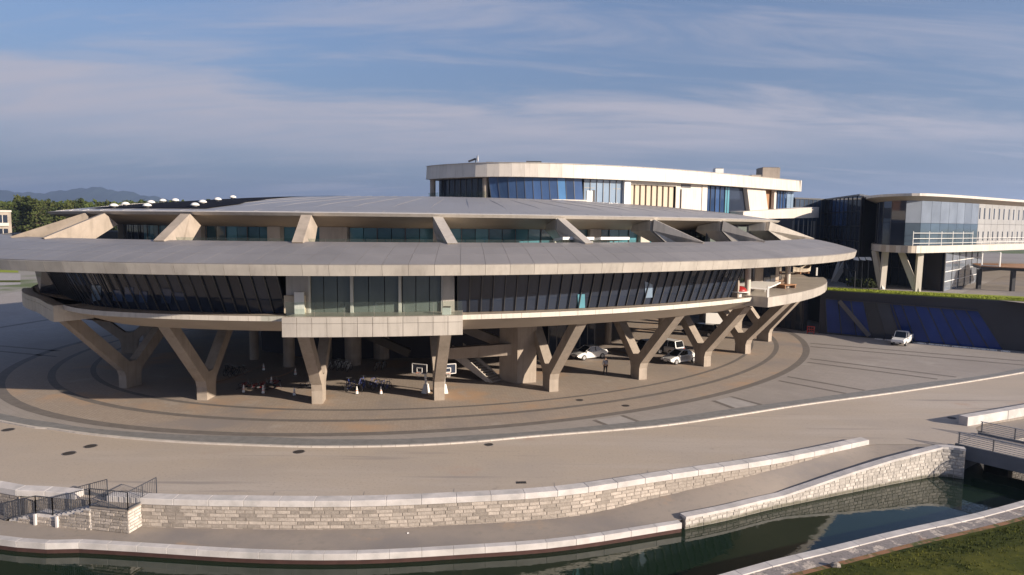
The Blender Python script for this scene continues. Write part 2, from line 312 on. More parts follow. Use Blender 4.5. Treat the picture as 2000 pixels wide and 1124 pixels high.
# ---------------------------------------------------------------- helpers
def worldloc(o):
    v = Vector((0, 0, 0))
    while o is not None: v += o.location; o = o.parent
    return v
def tag(o, label=None, cat=None, group=None, kind=None):
    if label: o['label'] = label
    if cat: o['category'] = cat
    if group: o['group'] = group
    if kind: o['kind'] = kind
    return o
def thing(name, label, cat, loc=(0, 0, 0), rz=0.0, group=None):
    o = bpy.data.objects.new(name, None); C.objects.link(o); o.location = loc; o.rotation_euler = (0, 0, rz); o.empty_display_size = .3
    return tag(o, label, cat, group)
class MB:
    def __init__(s): s.v = []; s.f = []
    def add(s, vs, fs):
        k = len(s.v); s.v += [tuple(p) for p in vs]; s.f += [tuple(i+k for i in f) for f in fs]; return s
    def box(s, x0, x1, y0, y1, z0, z1):
        return s.add([(x0,y0,z0),(x1,y0,z0),(x1,y1,z0),(x0,y1,z0),(x0,y0,z1),(x1,y0,z1),(x1,y1,z1),(x0,y1,z1)],
                     [(0,3,2,1),(4,5,6,7),(0,1,5,4),(1,2,6,5),(2,3,7,6),(3,0,4,7)])
    def hexa(s, p):                       # 8 points, lower four then upper four
        return s.add(p, [(0,3,2,1),(4,5,6,7),(0,1,5,4),(1,2,6,5),(2,3,7,6),(3,0,4,7)])
    def bar(s, a, b, w, h=None, up=(0, 0, 1)):
        a = Vector(a); b = Vector(b); h = h or w; d = (b-a).normalized(); u = Vector(up)
        if abs(d.dot(u)) > .98: u = Vector((1, 0, 0))
        r = d.cross(u).normalized(); u = r.cross(d)
        q = [(-1,-1),(1,-1),(1,1),(-1,1)]
        return s.hexa([a + r*(x*w/2) + u*(y*h/2) for x, y in q] + [b + r*(x*w/2) + u*(y*h/2) for x, y in q])
    def tube(s, a, b, r0, r1=None, n=8, cap=True):
        a = Vector(a); b = Vector(b); r1 = r0 if r1 is None else r1; d = (b-a).normalized(); u = Vector((0, 0, 1))
        if abs(d.dot(u)) > .98: u = Vector((1, 0, 0))
        r = d.cross(u).normalized(); u = r.cross(d); k = len(s.v)
        for p, rr in ((a, r0), (b, r1)):
            for i in range(n):
                t = 2*math.pi*i/n; s.v.append(tuple(p + r*(math.cos(t)*rr) + u*(math.sin(t)*rr)))
        for i in range(n): j = (i+1) % n; s.f.append((k+i, k+j, k+n+j, k+n+i))
        if cap: s.f.append(tuple(k+i for i in reversed(range(n)))); s.f.append(tuple(k+n+i for i in range(n)))
        return s
    def ring(s, c, axis, R0, r, n=16, m_=5):
        c = Vector(c); ax = Vector(axis).normalized(); u = Vector((0, 0, 1)) if abs(ax.z) < .9 else Vector((1, 0, 0)); a = ax.cross(u).normalized(); b_ = a.cross(ax); k = len(s.v)
        for i in range(n):
            t = 2*math.pi*i/n; d = a*math.cos(t) + b_*math.sin(t)
            for j in range(m_):
                q = 2*math.pi*j/m_; s.v.append(tuple(c + d*(R0 + r*math.cos(q)) + ax*(r*math.sin(q))))
        for i in range(n):
            for j in range(m_):
                s.f.append((k+i*m_+j, k+((i+1) % n)*m_+j, k+((i+1) % n)*m_+(j+1) % m_, k+i*m_+(j+1) % m_))
        return s
    def slab(s, poly, z0, z1):            # vertical prism over plan polygon
        k = len(s.v); n = len(poly)
        s.v += [(p[0], p[1], z0) for p in poly] + [(p[0], p[1], z1) for p in poly]
        s.f.append(tuple(k+i for i in reversed(range(n)))); s.f.append(tuple(k+n+i for i in range(n)))
        for i in range(n): j = (i+1) % n; s.f.append((k+i, k+j, k+n+j, k+n+i))
        return s
    def prism(s, poly, off):              # any planar polygon extruded by vector off
        off = Vector(off); k = len(s.v); n = len(poly)
        s.v += [tuple(p) for p in poly] + [tuple(Vector(p)+off) for p in poly]
        s.f.append(tuple(k+i for i in reversed(range(n)))); s.f.append(tuple(k+n+i for i in range(n)))
        for i in range(n): j = (i+1) % n; s.f.append((k+i, k+j, k+n+j, k+n+i))
        return s
    def loft(s, rows, close=True, caps=False):   # rows of equal point lists; close: each row is a loop
        k = len(s.v); n = len(rows[0])
        for r_ in rows: s.v += [tuple(p) for p in r_]
        for i in range(len(rows)-1):
            for j in range(n if close else n-1):
                j2 = (j+1) % n; s.f.append((k+i*n+j, k+i*n+j2, k+(i+1)*n+j2, k+(i+1)*n+j))
        if caps:
            s.f.append(tuple(k+j for j in reversed(range(n)))); s.f.append(tuple(k+(len(rows)-1)*n+j for j in range(n)))
        return s
    def build(s, name, material, parent=None, local=False, smooth=False, kind=None, label=None, fix=True, bevel=0):
        off = Vector((0, 0, 0)) if (parent is None or local) else worldloc(parent)
        me = bpy.data.meshes.new(name); me.from_pydata([Vector(v)-off for v in s.v], [], s.f)
        if fix:
            bm = bmesh.new(); bm.from_mesh(me); bmesh.ops.recalc_face_normals(bm, faces=bm.faces)
            if bevel: bmesh.ops.bevel(bm, geom=[e for e in bm.edges], offset=bevel, segments=1, affect='EDGES')
            bm.to_mesh(me); bm.free()
        if smooth: me.shade_smooth()
        me.materials.append(material)
        o = bpy.data.objects.new(name, me); C.objects.link(o); o.parent = parent
        return tag(o, label, None, None, kind)
def copy_tree(o, parent=None):
    c = o.copy(); C.objects.link(c); c.parent = parent
    for ch in list(o.children): copy_tree(ch, c)
    return c
def cr(pts, n=8):                         # Catmull-Rom through points
    P = [Vector(p) for p in pts]; P = [P[0]*2-P[1]] + P + [P[-1]*2-P[-2]]; out = []
    for i in range(1, len(P)-2):
        a, b_, c, d = P[i-1:i+3]
        for k in range(n):
            t = k/n; out.append(.5*((2*b_) + (c-a)*t + (2*a-5*b_+4*c-d)*t*t + (3*b_-a-3*c+d)*t*t*t))
    out.append(P[-2]); return out
def offset(path, d):                      # to the left of the travel direction, in plan
    out = []
    for i, p in enumerate(path):
        a = path[max(i-1, 0)]; b_ = path[min(i+1, len(path)-1)]; t = (b_-a); t.z = 0; t.normalize()
        out.append(p + Vector((-t.y, t.x, 0))*d)
    return out
def sheet(name, a, b_, z, material, kind='structure', parent=None):   # strip between two equal-length paths
    m_ = MB(); rows = [[Vector((p.x, p.y, z)), Vector((q.x, q.y, z))] for p, q in zip(a, b_)]
    m_.loft(rows, close=False); o = m_.build(name, material, parent, kind=kind)
    return up(o)
def up(o):
    for p in o.data.polygons:
        if p.normal.z < 0: p.flip()
    return o
def poly(name, pts, z, material, kind='structure', parent=None):
    m_ = MB(); m_.add([(p[0], p[1], z) for p in pts], [tuple(range(len(pts)))])
    return up(m_.build(name, material, parent, kind=kind, fix=False))
def strip_wall(path, width, z0f, z1f):    # solid wall: path is its outer face line, width to the left
    inner = offset(path, width); m_ = MB()
    rows = [[Vector((p.x, p.y, z0f(i))), Vector((q.x, q.y, z0f(i))), Vector((q.x, q.y, z1f(i))), Vector((p.x, p.y, z1f(i)))] for i, (p, q) in enumerate(zip(path, inner))]
    return m_.loft(rows, close=True, caps=True)

# ================================================================= GROUND
ZW = -1.3; ZWATER = -1.8
cop_px = [(0, 962), (73, 969), (276, 984), (500, 989), (700, 989), (900, 981), (1100, 968), (1300, 938), (1500, 908), (1600, 889), (1696, 868)]
cop = bpl(cop_px)
left_ext = [Vector((-130, 66, 0)), Vector((-80, 53.5, 0)), Vector((-48, 44.6, 0))]
cop = cr(left_ext + cop, 6)               # the front line of the coping = top of the stone wall
rampo_px = [(1340, 1018), (1420, 994), (1500, 971), (1575, 948), (1653, 920), (1740, 893), (1836, 866)]
# outer ramp wall: its foot stands in the water
rfoot = cr([bp(1338, 1034, ZWATER), bp(1420, 1017, ZWATER), bp(1500, 997, ZWATER), bp(1622, 971, ZWATER), bp(1775, 940, ZWATER), bp(1836, 931, ZWATER), bp(1882, 936, ZWATER)], 8)
curb_px = [(0, 825), (93, 839), (187, 852), (340, 865), (500, 872), (620, 875), (780, 873), (913, 866), (1047, 854), (1280, 835), (1430, 814), (1580, 791), (1788, 763), (2000, 729)]
curb = bpl(curb_px); d = (curb[-1]-curb[-3]).normalized()
curb = cr([Vector((-110, 86, 0)), Vector((-70, 65.5, 0))] + curb + [curb[-1]+d*25+Vector((0, 2, 0)), curb[-1]+d*60+Vector((0, 6, 0))], 6)
ABUT_A = bp(1880, 872, 0); ABUT_B = bp(1917, 851, 0)
par2_px = [(1889, 833), (1940, 826), (2000, 813)]
par2 = bpl(par2_px); dd = (par2[-1]-par2[0]).normalized(); par2 = cr(par2 + [par2[-1]+dd*20, par2[-1]+dd*60], 4)

F = 9000
# one land sheet from the canal edge to the horizon
near_edge = cop + [bp(1740, 868, 0), bp(1836, 869, 0), bp(1862, 871, 0), ABUT_A + Vector((0, 0, 0)), ABUT_B] + par2[1:]
land = [Vector((-F, 500, 0))] + near_edge + [Vector((F, 900, 0)), Vector((F, F, 0)), Vector((-F, F, 0))]
m_ = MB()
for i in range(len(near_edge)-1):         # fans kept simple: quads from the edge straight back
    a, b_ = near_edge[i], near_edge[i+1]
    m_.add([(a.x, a.y, -.012), (b_.x, b_.y, -.012), (b_.x*1.0, 75, -.012), (a.x, 75, -.012)], [(0, 1, 2, 3)])
xs = near_edge[0].x; xe = near_edge[-1].x
m_.add([(xs, 75, -.012), (xe, 75, -.012), (xe, F, -.012), (xs, F, -.012)], [(0, 1, 2, 3)])
m_.add([(-F, -200, -.012), (xs, -200, -.012), (xs, F, -.012), (-F, F, -.012)], [(0, 1, 2, 3)])
m_.add([(xe, 60, -.012), (F, 60, -.012), (F, F, -.012), (xe, F, -.012)], [(0, 1, 2, 3)])
up(m_.build('ground', M['land'], kind='structure', fix=False))
# road between the kerb and the canal wall
def resample(path, n):
    Ls = [0]
    for a, b_ in zip(path, path[1:]): Ls.append(Ls[-1]+(b_-a).length)
    out = []; j = 0
    for k in range(n):
        t = Ls[-1]*k/(n-1)
        while j < len(path)-2 and Ls[j+1] < t: j += 1
        f = (t-Ls[j])/max(Ls[j+1]-Ls[j], 1e-6); out.append(path[j].lerp(path[j+1], min(max(f, 0), 1)))
    return out
def xsample(path, xs_):
    out = []
    for x in xs_:
        for a, b_ in zip(path, path[1:]):
            if a.x <= x <= b_.x or b_ is path[-1]:
                f = (x-a.x)/(b_.x-a.x); out.append(a.lerp(b_, f)); break
    return out
roadn = [p for p in near_edge]
rs = MB(); xs_ = [-105 + i*1.25 for i in range(160)]
ra = xsample(roadn, [x for x in xs_ if x < 92]); rb = xsample(curb, [x for x in xs_ if x < 92])
sheet('road', ra, rb, 0.0, M['road'])
# kerb as separate stones
kerb = thing('kerb', 'long pale stone kerb curving between concrete road and paved plaza', 'kerb', (0, 46.6, 0))
kr = resample([p for p in curb if -60 < p.x < 75], 150); ko = offset(kr, .22)
for i in range(149):
    g = .012; a0 = kr[i].lerp(kr[i+1], g); a1 = kr[i+1].lerp(kr[i], g); b0 = ko[i].lerp(ko[i+1], g); b1 = ko[i+1].lerp(ko[i], g)
    MB().hexa([Vector((p.x, p.y, -.05)) for p in (a0, a1, b1, b0)] + [Vector((p.x, p.y, .10)) for p in (a0, a1, b1, b0)]).build('kerb_stone', M['curb'], kerb)
# plaza
pl = [x for x in xs_ if x < 92]
pa = xsample(curb, pl)
m_ = MB(); rows = []
for p in pa: rows.append([Vector((p.x, p.y, 0.0)), Vector((p.x, 95, 0.0)), Vector((p.x, 190, 0.0))])
m_.loft(rows, close=False); up(m_.build('plaza', M['plaza'], kind='structure'))
def ellband(name, s0, s1, z, material, t0=-230, t1=130, n=240):
    a = [El(s0, t0+(t1-t0)*i/n) for i in range(n+1)]; b_ = [El(s1, t0+(t1-t0)*i/n) for i in range(n+1)]
    return sheet(name, a, b_, z, material)
ellband('brick_plaza', .02, .982, .004, M['paver'])
ellband('paving_ring', .982, 1.0, .008, M['stripe'])
ellband('paving_ring', .905, .918, .008, M['stripe'])
ellband('paving_ring', .838, .848, .008, M['stripe'])
st = offset(curb, .24); so = cr([Vector((-110, 88.2, 0)), Vector((-70, 67.9, 0))] + bpl([(0, 808), (93, 824), (187, 838), (340, 849), (500, 853), (620, 858), (780, 858), (913, 851), (1047, 843), (1280, 820), (1430, 799), (1580, 779), (1788, 750), (2000, 719)]) + [curb[-1]+Vector((-1, 3, 0)), curb[-1]+Vector((0, 4, 0))], 6)
sheet('drain_strip', xsample(st, pl), xsample(so, pl), .012, M['strip'])
def line_strip(a, b_, w, material=None, z=.008):
    a = bp(*a) if len(a) == 2 else a; b_ = bp(*b_); t = (b_-a).normalized(); q = Vector((-t.y, t.x, 0))*w/2
    return poly('paving_band', [a-q, b_-q, b_+q, a+q], z, material or M['stripe'])
for a, b_, w in (((1583, 671), (2040, 709), .55), ((1583, 677.5), (2040, 717), .55), ((1582, 701), (1868, 737), .5), ((1577, 708), (1831, 741), .5),
                 ((1538, 736), (1689, 763), .45), ((1521, 744), (1652, 769), .45), ((1427, 775), (1487, 791), .45), ((1393, 783), (1433, 798), .45),
                 ((1214, 812), (1247, 824), .4), ((1160, 821), (1188, 832), .4), ((-60, 671), (118, 686), .5), ((-60, 681), (110, 697), .5), ((-60, 650), (112, 622), 1.0)):  # the last, widest one is only a dark strip on the far-left ground
    line_strip(a, b_, w)
def quad_px(pts, z, mt_): poly('pale_paving', bpl(pts), z, mt_)
quad_px([(1397, 783), (1427, 776), (1480, 791), (1436, 797)], .006, M['pale_cell'])
quad_px([(1164, 821), (1213, 813), (1242, 824), (1190, 831)], .006, M['pale_cell'])
# road joints, covers
tj = thing('manhole_cover', '', 'manhole cover')
bpy.data.objects.remove(tj)
def cover(px_, py_, r, label, h=.012):
    c = bp(px_, py_, 0); t = thing('manhole_cover', label, 'manhole cover', c, 0, 'manhole covers in the paving')
    MB().tube((0, 0, .004), (0, 0, .004+h), r, r, 20).build('lid', M['cover'], t, local=True)
    MB().ring((0, 0, .006), (0, 0, 1), r+.05, .018, 20, 4).build('rim', M['mullion'], t, local=True)
cover(135, 886, .36, 'dark round manhole cover on the road, nearer one of the left pair')
cover(177, 872, .36, 'dark round manhole cover on the road, farther one of the left pair')
cover(16, 840, .36, 'brown manhole cover at the far left beside the kerb')
cover(584, 883, .32, 'faint worn manhole cover on the road in front of the central balcony')
cover(955, 869, .25, 'small dark cover on the road just below the kerb')
cover(1859, 817, .3, 'small dark cover on the road near the bridge ramp')
cover(1132, 782, .28, 'reddish cover in the brick paving between the column rings')
cover(1222, 793, .28, 'grey cover in the brick paving right of the reddish one')
dg = bp(1018, 943, 0); dr = thing('drain_grate', 'black rectangular drain grate in the road by the canal coping', 'drain grate', dg, R(5))
MB().box(-.3, .3, -.17, .17, .002, .012).build('frame', M['cover'], dr, local=True)
for k in range(6): MB().box(-.27+k*.1, -.23+k*.1, -.14, .14, .012, .022).build('bar', M['mullion'], dr, local=True)
for xj in (-13.2, -8.2, -3.2, 2.6, 8.5, 14.5):   # short joints in the margin behind the coping
    a = xsample(cop, [xj])[0]; b_ = xsample(curb, [xj*1.12])[0]; t = (b_-a).normalized(); a = a + t*.97; b_ = a + t*1.1; q = Vector((-t.y, t.x, 0))*.012
    poly('road_joint', [a-q, b_-q, b_+q, a+q], .006, M['strip'])

# ---------------------------------------------------------------- canal: retaining wall, walkway, water, near bank
def stones(path, z0f, z1f, parent, material, rowh=.2, ln=(.35, .75), proud=.022, limit=300, seed=1):
    rnd = random.Random(seed); Ls = [0]
    for a, b_ in zip(path, path[1:]): Ls.append(Ls[-1]+(Vector((b_.x-a.x, b_.y-a.y, 0))).length)
    def at(s):
        s = min(max(s, 0), Ls[-1]-1e-4)
        for j in range(len(path)-1):
            if Ls[j+1] > s: break
        f = (s-Ls[j])/(Ls[j+1]-Ls[j]); p = path[j].lerp(path[j+1], f); t = (path[j+1]-path[j]); t.z = 0; t.normalize(); return p, Vector((t.y, -t.x, 0))
    allst = []; r = 0
    zmin = min(z0f(s) for s in (0, Ls[-1]*.5, Ls[-1])); zmax = max(z1f(s) for s in (0, Ls[-1]*.5, Ls[-1]))
    nrow = int((zmax-zmin)/rowh+.99)
    for r in range(nrow):
        zt = zmax - r*rowh; s = -rnd.random()*.4
        while s < Ls[-1]:
            w = rnd.uniform(*ln); s0, s1 = max(s, 0)+.012, min(s+w, Ls[-1])-.012; s += w
            if s1-s0 < .08: continue
            sm = (s0+s1)/2; lo, hi = z0f(sm), z1f(sm); a = max(zt-rowh+.012, lo); b_ = min(zt-.008, hi)
            if b_-a < .05: continue
            (p0, n0), (p1, n1) = at(s0), at(s1); pr = proud*rnd.uniform(.5, 1.5); e = .015
            def q(p, n_, o, z): return Vector((p.x+n_.x*o, p.y+n_.y*o, z))
            t = (p1-p0); t.z = 0; t.normalize(); t = t*e
            allst.append(((p0+p1)/2, [q(p0, n0, -.05, a), q(p1, n1, -.05, a), q(p1-t, n1, pr, a+e), q(p0+t, n0, pr, a+e),
                          q(p0, n0, -.05, b_), q(p1, n1, -.05, b_), q(p1-t, n1, pr, b_-e), q(p0+t, n0, pr, b_-e)]))
    allst.sort(key=lambda x: x[0].length + (60 if abs(x[0].x) > x[0].y*.76 else 0))
    rest = MB()
    for i, (c, pts) in enumerate(allst):
        if i < limit: MB().hexa(pts).build('stone', material, parent)
        else: rest.hexa(pts)
    if rest.v: rest.build('stone_facing', material, parent, kind='stuff')
def zwalk(x): return ZW if x < 5 else min(-.03, ZW + (x-5)*(1.27/17.5))
wallp = [p for p in cop if -62 < p.x]
Lw = [0]
for a, b_ in zip(wallp, wallp[1:]): Lw.append(Lw[-1]+(b_-a).length)
def xs_at(path, Ls, s):
    for j in range(len(path)-1):
        if Ls[j+1] >= s: return path[j].lerp(path[j+1], (s-Ls[j])/(Ls[j+1]-Ls[j])).x
    return path[-1].x
rw = thing('retaining_wall', 'long stone canal wall with broad white coping below the road', 'retaining wall', (wallp[0].x*0, 36.6, ZW))
strip_wall([Vector((p.x, p.y, 0)) for p in wallp], .5, lambda i: -2.2, lambda i: -.02).build('backing', M['mortar'], rw)
stones(wallp, lambda s: zwalk(xs_at(wallp, Lw, s))-.02, lambda s: -.03, rw, M['stone'], rowh=.205, ln=(.45, .95), limit=300)
# coping blocks
cb = resample([p for p in wallp if p.x > -60], 46); ci = offset(cb, .62); cbo = offset(cb, -.06)
for i in range(45):
    g = .004
    def L4(u): return u[i].lerp(u[i+1], g), u[i+1].lerp(u[i], g)
    (a0, a1), (b0, b1) = L4(cbo), L4(ci)
    if -20.4 > a1.x > -22.6: continue      # gap where the stairs land
    MB().hexa([Vector((p.x, p.y, -.02)) for p in (a0, a1, b1, b0)] + [Vector((p.x, p.y, z)) for p, z in ((a0, .33), (a1, .33), (b1, .36), (b0, .36))]).build('coping_block', M['coping'], rw, bevel=.015)
# dark strip laid along the back of the coping
sheet('coping_back_strip', offset(cb, .63), offset(cb, .95), .006, M['strip'])
# walkway
we_px = [(0, 1048), (150, 1055), (276, 1062), (500, 1075), (700, 1077), (900, 1067), (1100, 1052), (1324, 1018)]
we = [Vector((-130, 60, ZW)), Vector((-80, 48.5, ZW)), Vector((-48, 40.5, ZW))] + bpl(we_px, ZW)
ramp_in = offset(rfoot, .2)
we2 = cr(we, 6) + [p for p in ramp_in if p.x > we[-1].x+.4]
walk_x = [x for x in [-100+i*.4 for i in range(340)] if x < ramp_in[-6].x]
wa = xsample(cop + [bp(1740, 868, 0), bp(1836, 869, 0), bp(1862, 871, 0)], walk_x); wb = xsample(we2, walk_x)
wc = [p for p in cr(we, 6)]
ck = thing('canal_kerb', 'low pale kerb edging the sunken walkway along the water', 'kerb', (0, 34, ZWATER))
wr = resample([p for p in wc if p.x > -56], 40); wro = offset(wr, -.42)
for i in range(39):
    g = .004; a0, a1 = wr[i].lerp(wr[i+1], g), wr[i+1].lerp(wr[i], g); b0, b1 = wro[i].lerp(wro[i+1], g), wro[i+1].lerp(wro[i], g)
    MB().hexa([Vector((p.x, p.y, ZW-.27)) for p in (b0, b1, a1, a0)] + [Vector((p.x, p.y, ZW+.07)) for p in (b0, b1, a1, a0)]).build('kerb_stone', M['coping'], ck, bevel=.01)
strip_wall([Vector((p.x, p.y, 0)) for p in offset(wr, -.38)], .5, lambda i: -3.5, lambda i: ZW-.27).build('footing', mat('damp_red_stone', (.06, .03, .026), .8, 0, .3, 0, .2, 2), ck)
# outer ramp wall
rm = thing('ramp_wall', 'stone wall with white coping rising from the water to the bridge', 'retaining wall', (rfoot[0].x, rfoot[0].y, ZWATER))
Lr = [0]
for a, b_ in zip(rfoot, rfoot[1:]): Lr.append(Lr[-1]+(b_-a).length)
ztop = lambda x: max(zwalk(x)+.38, -.9) if x < 24 else .33
def zt_s(s):
    x = xs_at(rfoot, Lr, s); return zr(x)
def zr(x): # top of ramp wall by x, read off the photograph
    pts = [(bpY(1340, 1014, rfoot[0].y+.1).x, None)]
    return 0
rtop = []
for p in rfoot:                            # project the foot to a pixel column and read the coping height there
    rtop.append(None)
tp = [(1338, 1016), (1420, 1001), (1500, 977), (1575, 952), (1653, 925), (1740, 898), (1836, 873), (1882, 874)]
def colpx(p):
    d_ = p - Vector((0, 0, CAMZ)); return 1000 + FPX*(d_.dot(_x)/d_.dot(_fw))
for i, p in enumerate(rfoot):
    cpx = colpx(p)
    for (xa, ya), (xb, yb) in zip(tp, tp[1:]):
        if xa <= cpx <= xb or (xb, yb) == tp[-1]:
            y = ya + (yb-ya)*(cpx-xa)/(xb-xa); break
    if cpx < xa and i == 0: y = tp[0][1]
    rtop[i] = min(max(bpY(cpx, y, p.y).z, -1.05), .34)
def zout(x):
    if x <= rfoot[0].x: return ZW
    for j in range(len(rfoot)-1):
        if rfoot[j].x <= x <= rfoot[j+1].x: return max(ZW, min(rtop[j] + (rtop[j+1]-rtop[j])*(x-rfoot[j].x)/(rfoot[j+1].x-rfoot[j].x) - .34, -.014))
    return -.014
m_ = MB(); rows = []
for p, q in zip(wa, wb):
    zi = zwalk(p.x) if p.x < bp(1696, 868, 0).x else -.014
    qz = zout(q.x); rows.append([Vector((p.x, p.y, zi)).lerp(Vector((q.x, q.y, qz)), f/6) for f in range(7)])
m_.loft(rows, close=False); up(m_.build('canal_walkway', M['walk'], kind='structure', smooth=True))
def zt_s(s):
    for j in range(len(rfoot)-1):
        if Lr[j+1] >= s: return rtop[j] + (rtop[j+1]-rtop[j])*(s-Lr[j])/(Lr[j+1]-Lr[j]) - .16
    return rtop[-1]-.16
strip_wall([Vector((p.x, p.y, 0)) for p in rfoot], .34, lambda i: -3.5, lambda i: rtop[i]-.15).build('backing', M['mortar_light'], rm)
stones(rfoot, lambda s: ZWATER-.2, zt_s, rm, M['stone_white'], rowh=.22, ln=(.32, .62), limit=300, seed=3)
ro = offset(rfoot, -.06); ri = offset(rfoot, .5)
for i in range(0, len(rfoot)-1, 2):
    j = min(i+2, len(rfoot)-1)
    def blk(z): return [Vector((p.x, p.y, zz_+z)) for p, zz_ in ((ro[i], rtop[i]), (ro[j], rtop[j]), (ri[j], rtop[j]), (ri[i], rtop[i]))]
    MB().hexa(blk(-.16) + blk(0)).build('coping_block', M['coping'], rm)
# bridge abutment + bridge
AB = ABUT_A; bd = Vector((.62, -.785, 0)).normalized(); bn = Vector((bd.y, -bd.x, 0)) * -1   # bridge direction and its far side
br = thing('footbridge', 'small concrete bridge with steel railings crossing the canal', 'bridge', (AB.x, AB.y, 0))
Wd = 4.2; Lb = 11
A0 = AB - bd*.4; far = bn*Wd
def q4(a, L_, w, z0, z1):
    p = [a, a+bd*L_, a+bd*L_+bn*w, a+bn*w]
    return MB().hexa([Vector((v.x, v.y, z0)) for v in p] + [Vector((v.x, v.y, z1)) for v in p])
q4(A0, Lb, Wd, -.22, .03).build('deck', M['road'], br)
gm = mat('grey_bridge_concrete', (.17, .17, .18), .8, 0, .3, 0, .1, 1)
q4(A0 - bn*.25, Lb, .25, -.85, .16).build('edge_beam', gm, br)
q4(A0 + bn*Wd, Lb, .25, -.85, .16).build('edge_beam', gm, br)
q4(A0 + bn*1.9, Lb, .4, -.8, -.22).build('girder', gm, br)
q4(A0 - bn*.1 - bd*.5, 1.0, Wd+.2, -3.5, -.22).build('abutment', gm, br)
q4(A0 - bn*.2 + bd*5.6, .5, .8, -3.5, -.85).build('pier', gm, br)
q4(A0 + bn*3.4 + bd*5.6, .5, .8, -3.5, -.85).build('pier', gm, br)
for side in (-.12, Wd+.12):
    base = A0 + bn*side
    for k in range(6):
        p = base + bd*(k*2.1+.2); MB().box(p.x-.03, p.x+.03, p.y-.03, p.y+.03, .14, 1.0).build('railing_post', M['steel'], br)
    for z in (.28, .42, .56, .70, .84, .98):
        MB().bar(base+bd*.1+Vector((0, 0, z)), base+bd*(Lb-.2)+Vector((0, 0, z)), .035 if z < .9 else .06).build('rail', M['lightsteel'], br)
# parapet beyond the bridge with the walkway behind it
p2 = thing('parapet', 'thick white parapet on the road beyond the bridge', 'parapet', (par2[0].x, par2[0].y, 0))
pr_ = resample(par2, 14); pi_ = offset(pr_, .7)
strip_wall(pr_, .5, lambda i: -2.4, lambda i: -.02).build('backing', M['mortar'], p2)
for i in range(13):
    g = .004; a0, a1 = pr_[i].lerp(pr_[i+1], g), pr_[i+1].lerp(pr_[i], g); b0, b1 = pi_[i].lerp(pi_[i+1], g), pi_[i+1].lerp(pi_[i], g)
    MB().hexa([Vector((p.x, p.y, -.02)) for p in (a0, a1, b1, b0)] + [Vector((p.x, p.y, .72)) for p in (a0, a1, b1, b0)]).build('coping_block', M['coping'], p2, bevel=.02)
w2a = [p+Vector((0, 0, -.3)) for p in pr_]; 
m_ = MB(); m_.loft([[Vector((p.x, p.y, -.1-i*.09)), Vector((q.x, q.y, -.1-i*.09))] for i, (p, q) in enumerate(zip(pr_, offset(pr_, -3.2)))], close=False)
up(m_.build('far_walkway', M['walk'], kind='structure'))
w2 = thing('far_canal_wall', 'pale stone canal wall seen past the bridge railing', 'retaining wall', (pr_[0].x, pr_[0].y-3, ZWATER))
w2p = offset(pr_, -3.5); 
strip_wall(w2p, .3, lambda i: -3.5, lambda i: .0-i*.09).build('backing', M['mortar'], w2)
stones(w2p, lambda s: ZWATER-.1, lambda s: -.05-.09*s/6, w2, M['stone_white'], rowh=.2, ln=(.35, .7), limit=200, seed=5)
# shadowed curved wing wall between ramp wall and abutment is the end of ramp_wall itself
# water
poly('canal_water', [(-140, 8, 0), (140, 8, 0), (140, 75, 0), (-140, 75, 0)], ZWATER, M['water'])
# near bank
nb_px = [(1340, 1124+18), (1500, 1097), (1622, 1068), (1745, 1038), (1898, 1005), (2000, 978)]
ZB = -.9
nb = bpl(nb_px, ZB); d = (nb[1]-nb[0]).normalized(); d2 = (nb[-1]-nb[-2]).normalized()
nb = cr([nb[0]-d*40, nb[0]-d*12] + nb + [nb[-1]+d2*12, nb[-1]+d2*50], 6)
bw = thing('bank_wall', 'pale curved coping wall edging the grassy near bank', 'retaining wall', (nb[0].x*0+16, 33, ZWATER))
rb_ = list(reversed(nb)); strip_wall(rb_, .3, lambda i: -3.5, lambda i: ZB-.14).build('backing', M['stone'], bw)
nr = resample(nb, 60); no_ = offset(nr, -.5)
for i in range(59):
    g = .006; a0, a1 = nr[i].lerp(nr[i+1], g), nr[i+1].lerp(nr[i], g); b0, b1 = no_[i].lerp(no_[i+1], g), no_[i+1].lerp(no_[i], g)
    MB().hexa([Vector((p.x, p.y, ZB-.14)) for p in (b0, b1, a1, a0)] + [Vector((p.x, p.y, ZB+.03)) for p in (b0, b1, a1, a0)]).build('coping_block', M['coping'], bw, bevel=.01)
mt, n, l, b = nodes_mat('gravel_margin')
rgb = n.new('ShaderNodeRGB'); rgb.outputs[0].default_value = (.25, .22, .21, 1); o = rgb.outputs[0]
o = layer(n, l, o, (.55, .47, .40), 1.1, .53, .60); o = layer(n, l, o, (.33, .17, .09), .8, .6, .72); o = layer(n, l, o, (.14, .13, .12), 9, .45, .7)
l.new(o, b.inputs['Base Color']); b.inputs['Roughness'].default_value = .9; M['gravel'] = mt
sheet('gravel_margin', offset(nr, -.5), offset(nr, -1.3), ZB-.03, M['gravel'])
mt, n, l, b = nodes_mat('bare_soil')
rgb = n.new('ShaderNodeRGB'); rgb.outputs[0].default_value = (.26, .13, .065, 1); o = rgb.outputs[0]
o = layer(n, l, o, (.07, .08, .02), 1.6, .45, .62); o = layer(n, l, o, (.34, .24, .16), 2.4, .6, .7); l.new(o, b.inputs['Base Color']); b.inputs['Roughness'].default_value = .95
sheet('soil_margin', offset(nr, -1.25), offset(nr, -1.75), ZB-.04, mt)
rnd = random.Random(4)
g1 = offset(nr, -1.6); m_ = MB(); rows = []
for i, p in enumerate(g1):
    row = []
    for k in range(16):
        q = p + (offset(nr, -2.6)[i]-p)*(k*1.6) if False else Vector((p.x + (nr[i].x-no_[i].x)*-k*2.43, p.y + (nr[i].y-no_[i].y)*-k*2.43, 0))
        row.append(Vector((q.x, q.y, ZB-.035 + .14*min(k, 3) + rnd.uniform(-.05, .05)*(k > 0))))
    rows.append(row)
